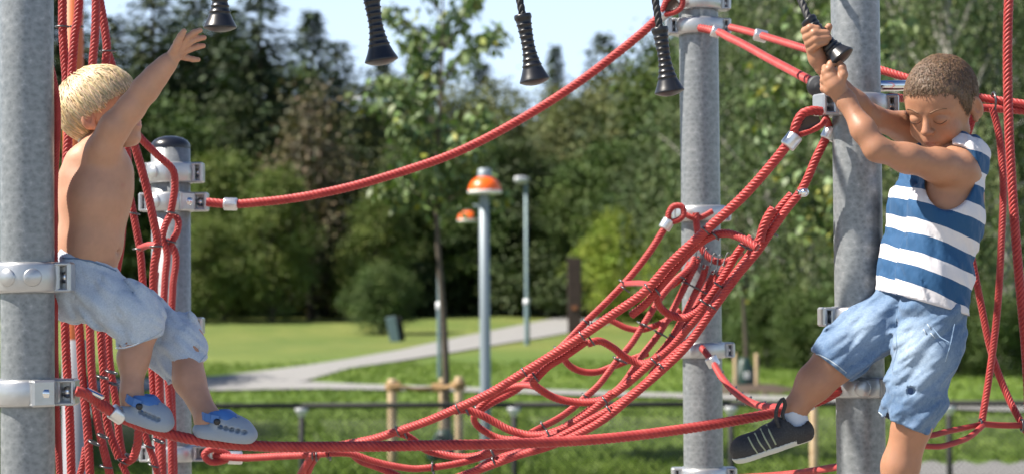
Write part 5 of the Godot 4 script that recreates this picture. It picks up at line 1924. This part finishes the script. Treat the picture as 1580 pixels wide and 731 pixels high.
	for e in [f, f2]: e.ripple(cn2, 0.0028, folds(flat2(0.9, -0.3), 1.2, 0.4))
	f.cut(at(140, 392, D), flat2(0.34, -0.94), 0.17)                                         # waist
	f.cut(at(215, 530, D - 0.08), flat2(0.32, 0.95), 0.085)
	f2.cut(at(293, 572, D - 0.01), flat2(0.58, 0.82), 0.12)
	f.cap(at(210, 527, D - 0.08), at(205, 575, D - 0.085), rp(23, D), rp(27, D), 0.003, 1)
	f2.cap(at(290, 574, D - 0.01), at(302, 612, D - 0.03), rp(18, D), rp(23, D), 0.003, 1)
	f.merge(f2, 0.012)
	var fade := FastNoiseLite.new()
	fade.seed = 4
	fade.frequency = 11.0
	var bleach := func(p: Vector3) -> Color:
		var q := 0.5 + 0.12 * fade.get_noise_3dv(p) + 0.20 * fade.get_noise_3dv(p * 25.0)
		return Color(0.36, 0.44, 0.53).lerp(Color(0.62, 0.67, 0.71), clampf(q, 0.0, 1.0))
	var sh := part("shorts", cloth_mesh(f, bleach), M.denim, t)
	var st := begin()
	sheet_band(st, f, [[178, 537], [190, 537], [205, 533], [222, 526], [238, 518], [249, 510]], 0.0014)
	part("hem", done(st), M.denim_thread, sh, false)
	st = begin()
	sheet_band(st, f, [[272, 585], [285, 578], [300, 566], [313, 552], [319, 545]], 0.0014)
	part("hem", done(st), M.denim_thread, sh, false)
	st = begin()
	sheet_band(st, f, [[96, 398], [118, 399], [140, 403], [160, 410], [178, 418]], 0.0024)
	part("waistband_seam", done(st), M.denim_blue, sh, false)
	# clogs
	clog(t, [[204, 634], [218, 638], [248, 648]], D - 0.13, 0.0)
	clog(t, [[318, 660], [340, 664], [379, 668]], D - 0.11, 0.0)

func clog(t: Node3D, a: Array, d: float, _x: float) -> void:
	var heel := at(a[0][0], a[0][1], d)
	var toe := at(a[2][0], a[2][1], d - 0.012)
	var ax := (toe - heel).normalized()
	var side := ax.cross(cb.y).normalized()
	var up := side.cross(ax).normalized()
	var b := Basis(ax, up, side)
	var l := heel.distance_to(toe)
	var mid := heel.lerp(toe, 0.5)
	var f := Field.new(mid - Vector3.ONE * 0.13, mid + Vector3.ONE * 0.13, 0.003)
	f.ell(heel.lerp(toe, 0.08) - up * 0.006, b, Vector3(0.036, 0.022, 0.031), 0.008)
	f.ell(heel.lerp(toe, 0.5) - up * 0.006, b, Vector3(0.05, 0.022, 0.032), 0.014)
	f.ell(heel.lerp(toe, 0.82) - up * 0.003, b, Vector3(0.040, 0.025, 0.037), 0.014)
	f.ell(heel.lerp(toe, 0.62) + up * 0.012, b, Vector3(0.042, 0.024, 0.033), 0.012)
	f.ell(heel.lerp(toe, 0.36) + up * 0.02, b, Vector3(0.022, 0.022, 0.033), 0.010)
	f.cut(mid - up * 0.021, -up, 0.13)
	f.ell(heel.lerp(toe, 0.05) + up * 0.03, b, Vector3(0.036, 0.030, 0.024), 0.004, 1)
	for k in 5:                                                # vent holes round the toe box
		var q := heel.lerp(toe, 0.44 + k * 0.15) + up * (0.010 - 0.0012 * k) + side * 0.03 * (1.0 if k < 5 else 0.4)
		f.ell(hit(f, q + side * 0.05, -side, 0.09), b, Vector3(0.0058, 0.0046, 0.012), 0.001, 1)
	for k in 4:
		var q := heel.lerp(toe, 0.5 + k * 0.13) + up * 0.06 + side * (0.012 if k % 2 == 0 else -0.006)
		f.ell(hit(f, q, -up, 0.09), b, Vector3(0.004, 0.008, 0.004), 0.001, 1)
	var bd := Body.new()
	bd.take(f)
	var shoe := part("clog", arrays_mesh(bd.v, bd.n, bd.i), M.clog_grey, t)
	# strap and rivet
	var st := begin()
	var p := []
	for k in 9:
		var an := lerpf(-1.75, 1.75, k / 8.0)
		p.append(heel.lerp(toe, 0.40) + up * (0.024 + 0.002 * cos(an)) - ax * (0.046 * cos(an * 0.9)) + side * 0.035 * sin(an))
	for k in 8:
		for s in [-1.0, 1.0]:
			var o: Vector3 = ((p[k] as Vector3) - heel.lerp(toe, 0.3)).normalized() * 0.0018 * s
			if s > 0: quad(st, p[k] + o - up * 0.008, p[k] + o + up * 0.008, p[k + 1] + o + up * 0.008, p[k + 1] + o - up * 0.008)
			else: quad(st, p[k] + o - up * 0.008, p[k + 1] + o - up * 0.008, p[k + 1] + o + up * 0.008, p[k] + o + up * 0.008)
	part("strap", done(st), M.clog_blue, shoe, false)
	st = begin()
	lathe(st, heel.lerp(toe, 0.36) + up * 0.02 + side * 0.033, side, [[0, 0.007], [0.004, 0.007], [0.006, 0.004], [0.006, 0.0]], 12)
	part("rivet", done(st), M.rubber, shoe, false)
	# blue fold over the instep
	var g := Field.new(mid - Vector3.ONE * 0.1, mid + Vector3.ONE * 0.1, 0.0025)
	g.ell(heel.lerp(toe, 0.30) + up * 0.027, b, Vector3(0.026, 0.022, 0.031), 0.006)
	g.ell(heel.lerp(toe, 0.52) + up * 0.022, b, Vector3(0.026, 0.018, 0.029), 0.012)
	g.ell(heel.lerp(toe, 0.22) + up * 0.045, b, Vector3(0.022, 0.022, 0.021), 0.004, 1)
	bd = Body.new()
	bd.take(g)
	part("collar", arrays_mesh(bd.v, bd.n, bd.i), M.clog_blue, shoe, false)

func build_striped_boy() -> void:
	var D := 4.36
	var t := thing("person", "short-haired child in blue striped tank top and denim shorts gripping a bell handle", "person", at(1385, 960, 4.33), "children on the ropes")
	var body := Body.new()
	var ta := [[1440, 470, D - 0.045, 46], [1448, 400, D - 0.045, 47], [1466, 315, D - 0.055, 46], [1472, 262, D - 0.055, 38]]
	var tb := [[1412, 470, D + 0.05, 46], [1418, 400, D + 0.05, 47], [1432, 315, D + 0.055, 45], [1438, 258, D + 0.05, 38]]
	var arm := [[1480, 264, D - 0.10, 31], [1448, 255, D - 0.135, 25.5], [1400, 244, D - 0.175, 21.5], [1353, 230, D - 0.195, 17.5], [1333, 200, D - 0.185, 17.5], [1305, 154, D - 0.155, 13.5], [1299, 145, D - 0.15, 13]]
	var arm2 := [[1424, 212, D + 0.07, 29], [1395, 196, D + 0.035, 22], [1347, 182, D - 0.03, 17.5], [1322, 160, D - 0.06, 17], [1281, 114, D - 0.10, 12], [1274, 106, D - 0.105, 12]]
	var leg := [[1440, 480, D - 0.05, 42], [1408, 655, D - 0.07, 29], [1390, 720, D - 0.055, 27.5], [1381, 800, D - 0.045, 20], [1381, 880, D - 0.03, 15], [1382, 925, D - 0.03, 17]]
	var leg2 := [[1402, 470, D + 0.06, 42], [1288, 560, D + 0.02, 31], [1258, 590, D + 0.015, 27.5], [1228, 630, D + 0.01, 17], [1226, 645, D + 0.01, 16]]
	var bb := box_of([ta, tb, arm, arm2, leg, leg2], 0.03)
	var f := Field.new(bb[0], bb[1], 0.0078)
	chain(f, ta, 0.035)
	chain(f, tb, 0.035)
	f.cap(at(1476, 250, D - 0.065), at(1432, 230, D + 0.06), rp(25, D), rp(25, D), 0.03)
	f.cap(at(1466, 240, D - 0.01), at(1462, 190, D - 0.005), rp(33, D), rp(29, D), 0.025)
	chain(f, arm, 0.02)
	f.cap(at(1492, 300, D - 0.04), at(1488, 275, D - 0.075), rp(20, D), rp(22, D), 0.03)
	chain(f, arm2, 0.02)
	chain(f, leg, 0.02)
	chain(f, leg2, 0.02)
	body.take(f)
	# upper hand, closed round the grip
	var h := D - 0.125
	var hu := [[[1271, 103, h + 0.005, 14], [1262, 88, h + 0.003, 14.5], [1258, 76, h, 13.5]], [[1262, 92, h + 0.004, 13], [1255, 70, h, 11.5], [1251, 58, h, 9.5]],
		[[1249, 58, h - 0.002, 7], [1243, 48, h - 0.010, 6.4], [1251, 43, h - 0.026, 6.2], [1262, 44, h - 0.028, 5.4]],
		[[1250, 66, h - 0.002, 7.2], [1246, 58, h - 0.012, 6.8], [1257, 51, h - 0.031, 6.4], [1276, 51, h - 0.030, 5.6]],
		[[1253, 74, h - 0.002, 7.2], [1249, 67, h - 0.012, 6.8], [1260, 60, h - 0.032, 6.4], [1279, 58, h - 0.031, 5.5]],
		[[1257, 82, h - 0.002, 6.8], [1253, 76, h - 0.012, 6.2], [1263, 68, h - 0.030, 5.8], [1275, 65, h - 0.030, 5.0]],
		[[1259, 84, h + 0.008, 8], [1266, 64, h + 0.016, 7], [1275, 50, h + 0.014, 6.4], [1280, 41, h + 0.008, 5.5]]]
	body.take(hand_field(hu))
	# lower hand, cupped under the bell and over the other wrist
	var g := D - 0.155
	var hl := [[[1299, 148, g + 0.003, 15], [1289, 130, g - 0.004, 15.5], [1283, 120, g - 0.004, 13]], [[1292, 140, g, 13], [1282, 138, g, 10.5]],
		[[1286, 118, g - 0.008, 8], [1280, 107, g - 0.010, 7], [1283, 99, g - 0.004, 6.2], [1287, 95, g + 0.010, 5.2]],
		[[1280, 120, g - 0.006, 8.2], [1275, 112, g - 0.004, 7], [1275, 105, g + 0.012, 6.2], [1280, 102, g + 0.024, 5.4]],
		[[1279, 129, g - 0.002, 8], [1273, 124, g + 0.004, 6.8], [1273, 118, g + 0.020, 6.2], [1279, 115, g + 0.030, 5.2]],
		[[1279, 138, g + 0.002, 7.8], [1273, 137, g + 0.008, 6.6], [1272, 130, g + 0.024, 5.8], [1277, 126, g + 0.032, 5.0]],
		[[1296, 130, g - 0.010, 8.5], [1302, 115, g - 0.014, 7.2], [1300, 104, g - 0.012, 6.4], [1296, 98, g - 0.006, 5.4]]]
	body.take(hand_field(hl))
	# head, bowed
	var H := 147.0 * D / F
	var c := at(1453, 163, D - 0.03)
	var fw := dirc(-0.56, -0.44, 0.70)
	var up := (cb.y + cb.x * 0.04)
	up = (up - fw * up.dot(fw)).normalized()
	var b := Basis(up.cross(fw).normalized(), up, fw)
	var table := [[0.5, 0.29], [0.36, 0.27], [0.27, 0.24], [0.2, 0.18], [0.12, 0.03], [0.06, -0.06], [0.0, -0.10], [-0.06, 0.05], [-0.16, 0.0], [-0.2, -0.16], [-0.34, -0.28], [-0.6, -0.30]]
	var hd := head(body, c, b, H, at(1464, 232, D - 0.005), rp(31, D), table, 0.0035, true)
	var L := func(x: float, y: float, z: float) -> Vector3: return c + b * (Vector3(x, y, z) * H)
	var warm := [[L.call(0, -0.27, 0.37), 0.10 * H, Color(0.33, 0.10, 0.07), 0.8], [L.call(0.2, -0.15, 0.26), 0.17 * H, Color(0.36, 0.13, 0.07), 0.5], [L.call(-0.2, -0.15, 0.26), 0.17 * H, Color(0.36, 0.13, 0.07), 0.5], [L.call(0, -0.12, 0.44), 0.07 * H, Color(0.36, 0.13, 0.075), 0.5], [L.call(0.37, -0.06, -0.09), 0.12 * H, Color(0.36, 0.13, 0.07), 0.5]]
	part("body", skin_mesh(body, Color(0.345, 0.168, 0.098), 13, warm), M.skin, t)
	face_lines(t, hd[0], c, b, H, M.brow_dark, M.lash)
	var hm := Body.new()
	hd[1].ripple(cloth_noise(2, 90.0), 0.0012, Basis())
	hm.take(hd[1])
	rng.seed = 18
	var hn := FastNoiseLite.new()
	hn.seed = 3
	hn.frequency = 30.0
	for p in hm.v: hm.c.append(vary(Color(0.065, 0.038, 0.021).lerp(Color(0.13, 0.08, 0.045), clampf(0.4 + hn.get_noise_3dv(p), 0.0, 1.0)), 0.3))
	var hair := part("hair", arrays_mesh(hm.v, hm.n, hm.i, hm.c), M.hair_short, t)
	part("locks", locks(hd[1], c, b, H, table, 14000, 0.05, 0.0085, 0.036, 19, Color(0.115, 0.07, 0.04), 0.6, 0.035), M.hair_short, hair, false)
	# tank top
	var q0 := [[1440, 480, D - 0.055, 60], [1442, 420, D - 0.055, 56], [1461, 330, D - 0.06, 56], [1476, 262, D - 0.06, 49]]
	var q1 := [[1402, 460, D + 0.055, 57], [1412, 400, D + 0.055, 53], [1428, 320, D + 0.06, 54], [1440, 258, D + 0.052, 47]]
	bb = box_of([q0, q1], 0.05)
	f = Field.new(bb[0], bb[1], 0.0056)
	chain(f, q0, 0.04)
	chain(f, q1, 0.04)
	f.cap(at(1490, 236, D - 0.065), at(1436, 218, D + 0.065), rp(32, D), rp(30, D), 0.03)
	f.cap(at(1508, 240, D - 0.03), at(1490, 222, D - 0.05), rp(17, D), rp(17, D), 0.02)
	var cn := cloth_noise(15, 12.0)
	f.ripple(cn, 0.0085, folds(flat2(0.93, -0.36), 1.35, 0.3))
	f.ripple(cloth_noise(16, 22.0), 0.0025, folds(flat2(0.85, -0.5), 1.2, 0.3))
	f.cut(at(1425, 468, D), flat2(-0.28, 0.96), 0.24)
	f.ell(at(1473, 270, D - 0.15), cb * Basis(Vector3(0, 0, 1), -0.3), Vector3(rp(38, D), rp(54, D), 0.125), 0.004, 1)
	f.ell(at(1412, 232, D + 0.14), cb, Vector3(rp(38, D), rp(52, D), 0.10), 0.004, 1)
	f.cap(at(1466, 236, D - 0.005), at(1455, 150, D - 0.02), rp(37, D), rp(44, D), 0.004, 1)
	f.ell(at(1435, 222, D - 0.06), cb, Vector3(rp(34, D), rp(26, D), 0.06), 0.004, 1)
	f.cap(at(1424, 466, D), at(1412, 520, D), rp(38, D), rp(42, D), 0.003, 1)
	var bd := Body.new()
	bd.take(f)
	var top := at(1462, 262, D)
	var axis := flat2(-0.36, 0.93)
	var wav := FastNoiseLite.new()
	wav.seed = 6
	wav.frequency = 7.0
	for p in bd.v:
		var s := (p - top).dot(axis) + 0.005 * wav.get_noise_3dv(p) + 0.10 * (p - top).dot(cb.x) * smoothstep(0.16, 0.0, (p - top).dot(axis))
		bd.uv.append(Vector2(0.5, s / 0.0675))
	part("tank_top", arrays_mesh(bd.v, bd.n, bd.i, PackedColorArray(), bd.uv), M.stripes, t)
	# shorts
	var s0 := [[1440, 440, D - 0.045, 45], [1440, 480, D - 0.05, 52], [1430, 540, D - 0.06, 52], [1414, 610, D - 0.07, 46], [1396, 670, D - 0.072, 40]]
	var s1 := [[1408, 440, D + 0.05, 45], [1400, 470, D + 0.055, 48], [1345, 510, D + 0.04, 45], [1296, 548, D + 0.022, 41], [1272, 572, D + 0.015, 39]]
	bb = box_of([s0, s1], 0.03)
	f = Field.new(bb[0], bb[1], 0.0058)
	chain(f, s0, 0.03)
	chain(f, s1, 0.03)
	cn = cloth_noise(25, 13.0)
	f.ripple(cn, 0.0100, folds(flat2(0.6, 0.8), 1.2, 0.35))
	f.ripple(cloth_noise(26, 24.0), 0.0022, folds(flat2(0.4, 0.9), 1.2, 0.4))
	f.cut(at(1425, 428, D), flat2(0.1, -1), 0.16)
	f.cut(at(1279, 562, D + 0.02), flat2(-0.62, 0.78), 0.10)
	f.cut(at(1392, 656, D - 0.07), flat2(-0.36, 0.93), 0.10)
	f.cap(at(1282, 560, D + 0.02), at(1256, 594, D + 0.015), rp(29, D), rp(32, D), 0.003, 1)
	f.cap(at(1396, 650, D - 0.07), at(1386, 700, D - 0.07), rp(29, D), rp(33, D), 0.003, 1)
	f.cap(at(1407, 603, D - 0.125), at(1405, 606, D - 0.14), rp(7, D), rp(7, D), 0.002, 1)     # worn hole
	var fade := FastNoiseLite.new()
	fade.seed = 14
	fade.frequency = 9.0
	var worn := [[at(1330, 510, D - 0.03), 0.085], [at(1420, 560, D - 0.13), 0.10], [at(1402, 520, D - 0.12), 0.07]]
	var bleach := func(p: Vector3) -> Color:
		var q := 0.16 + 0.10 * fade.get_noise_3dv(p) + 0.18 * fade.get_noise_3dv(p * 25.0)
		for w in worn: q += 0.55 * clampf(1.0 - p.distance_to(w[0]) / w[1], 0.0, 1.0) * (0.85 + 0.4 * fade.get_noise_3dv(p * 20.0))
		return Color(0.055, 0.120, 0.225).lerp(Color(0.40, 0.50, 0.60), clampf(q, 0.0, 1.0))
	var sh := part("shorts", cloth_mesh(f, bleach), M.denim, t)
	for q in [[[1254, 545], [1265, 547], [1280, 555], [1296, 566], [1307, 575]], [[1357, 636], [1368, 645], [1385, 655], [1402, 664], [1420, 669]]]:
		var st := begin()
		sheet_band(st, f, q, 0.0015)
		part("hem", done(st), M.denim_thread, sh, false)
	for q in [[[1386, 470], [1383, 500], [1385, 540], [1378, 570]], [[1474, 500], [1468, 530], [1462, 552]], [[1440, 505], [1452, 520], [1466, 528]]]:
		var st := begin()
		sheet_band(st, f, q, 0.0011)
		part("seam", done(st), M.denim_blue, sh, false)
	rng.seed = 91
	for q in [[1333, 441, -16, 4], [1337, 446, -12, 7], [1340, 437, -14, -2], [1400, 668, 4, 14], [1404, 669, 9, 10], [1396, 667, -2, 9], [1432, 500, 6, 9], [1437, 514, 7, 8], [1426, 508, 4, 8]]:
		var st := begin()
		var p0 := hit(f, at(q[0], q[1], 3.9), (at(q[0], q[1], 3.9) - eye).normalized(), 0.9)
		var dd := depth_of(p0)
		var p1 := at(q[0] + q[2], q[1] + q[3], dd - 0.004)
		tube(st, [p0, p0.lerp(p1, 0.5) - cb.z * -0.004, p1], 0.0016, 0.0008, 5, 0.004)
		part("frayed_thread", done(st), M.denim_thread, sh, false)
	# lining behind the hole
	var st := begin()
	bevel_box(st, at(1406, 604, D - 0.118), cb * Basis(Vector3(0, 0, 1), 0.5), Vector3(0.012, 0.012, 0.001), 0.0005)
	part("pocket_lining", done(st), M.denim_dark, sh, false)
	# sock and trainer on the swinging foot
	var sk := [[1222, 628, D + 0.010, 19.5], [1231, 662, D + 0.010, 21]]
	bb = box_of([sk], 0.02)
	f = Field.new(bb[0], bb[1], 0.004)
	chain(f, sk, 0.01)
	f.cut(at(1223, 632, D + 0.012), flat2(-0.35, -0.94), 0.06)
	bd = Body.new()
	bd.take(f)
	part("sock", arrays_mesh(bd.v, bd.n, bd.i), M.sock, t)
	trainer(t, [1236, 666], [1190, 680], [1150, 694], [1212, 660], D + 0.0, true)
	trainer(t, [1398, 946], [1366, 950], [1325, 952], [1384, 925], D - 0.03, false)

func trainer(t: Node3D, heel: Array, mid: Array, toe: Array, ankle: Array, d: float, laces: bool) -> void:
	var a := [[heel[0], heel[1], d, 20], [mid[0], mid[1], d - 0.01, 22.5], [toe[0], toe[1], d - 0.025, 23.5]]
	var k := [[ankle[0], ankle[1], d, 23], [heel[0] - 4, heel[1] + 2, d, 22]]
	var bb := box_of([a, k], 0.03)
	var f := Field.new(bb[0], bb[1], 0.0036)
	chain(f, a, 0.012)
	chain(f, k, 0.012)
	f.cap(at(ankle[0] - 10, ankle[1] + 14, d - 0.006), at(mid[0], mid[1] - 6, d - 0.012), rp(19, d), rp(20, d), 0.012)
	var ax := (at(toe[0], toe[1], d - 0.025) - at(heel[0], heel[1], d)).normalized()
	var dn := -(cb.y - ax * cb.y.dot(ax)).normalized()
	var solep := at(mid[0], mid[1], d - 0.01) + dn * rp(15, d)
	var g := Field.new(bb[0], bb[1], 0.0036)
	chain(g, a, 0.012, 0.0022)
	g.cut(at(mid[0], mid[1], d - 0.01) + dn * rp(17, d), dn, 0.16)
	g.cut(at(mid[0], mid[1], d - 0.01) + dn * rp(7, d), -dn, 0.16)
	f.cut(solep, dn, 0.16)
	f.cap(at(ankle[0] + 8, ankle[1] - 26, d), at(ankle[0] + 16, ankle[1] + 2, d), rp(21.5, d), rp(19, d), 0.003, 1)
	var bd := Body.new()
	bd.take(f)
	var shoe := part("trainer", arrays_mesh(bd.v, bd.n, bd.i), M.shoe_black, t)
	bd = Body.new()
	bd.take(g)
	part("sole", arrays_mesh(bd.v, bd.n, bd.i), M.shoe_sole, shoe, false)
	# pale rubber round the toe cap
	if laces:
		for q in [[[1155, 674], [1161, 686], [1171, 702]], [[1165, 668], [1172, 682], [1183, 697]], [[1174, 661], [1181, 676], [1190, 692]], [[1183, 655], [1190, 670], [1198, 686]]]:
			var st := begin()
			var p := []
			for e in q:
				var o := at(e[0], e[1], d - 0.12)
				p.append(hit(f, o, (o - eye).normalized(), 0.3) - (o - eye).normalized() * 0.001)
			tube(st, p, 0.0021, 0.0021, 6, 0.004)
			part("lace", done(st), M.lace, shoe, false)
		var st := begin()
		tube(st, [at(1203, 660, d - 0.03), at(1198, 645, d - 0.03), at(1201, 626, d - 0.03), at(1209, 615, d - 0.028), at(1212, 624, d - 0.022), at(1208, 640, d - 0.02), at(1214, 655, d - 0.02)], 0.0042, 0.0042, 8, 0.005)
		part("heel_loop", done(st), M.shoe_black, shoe, false)
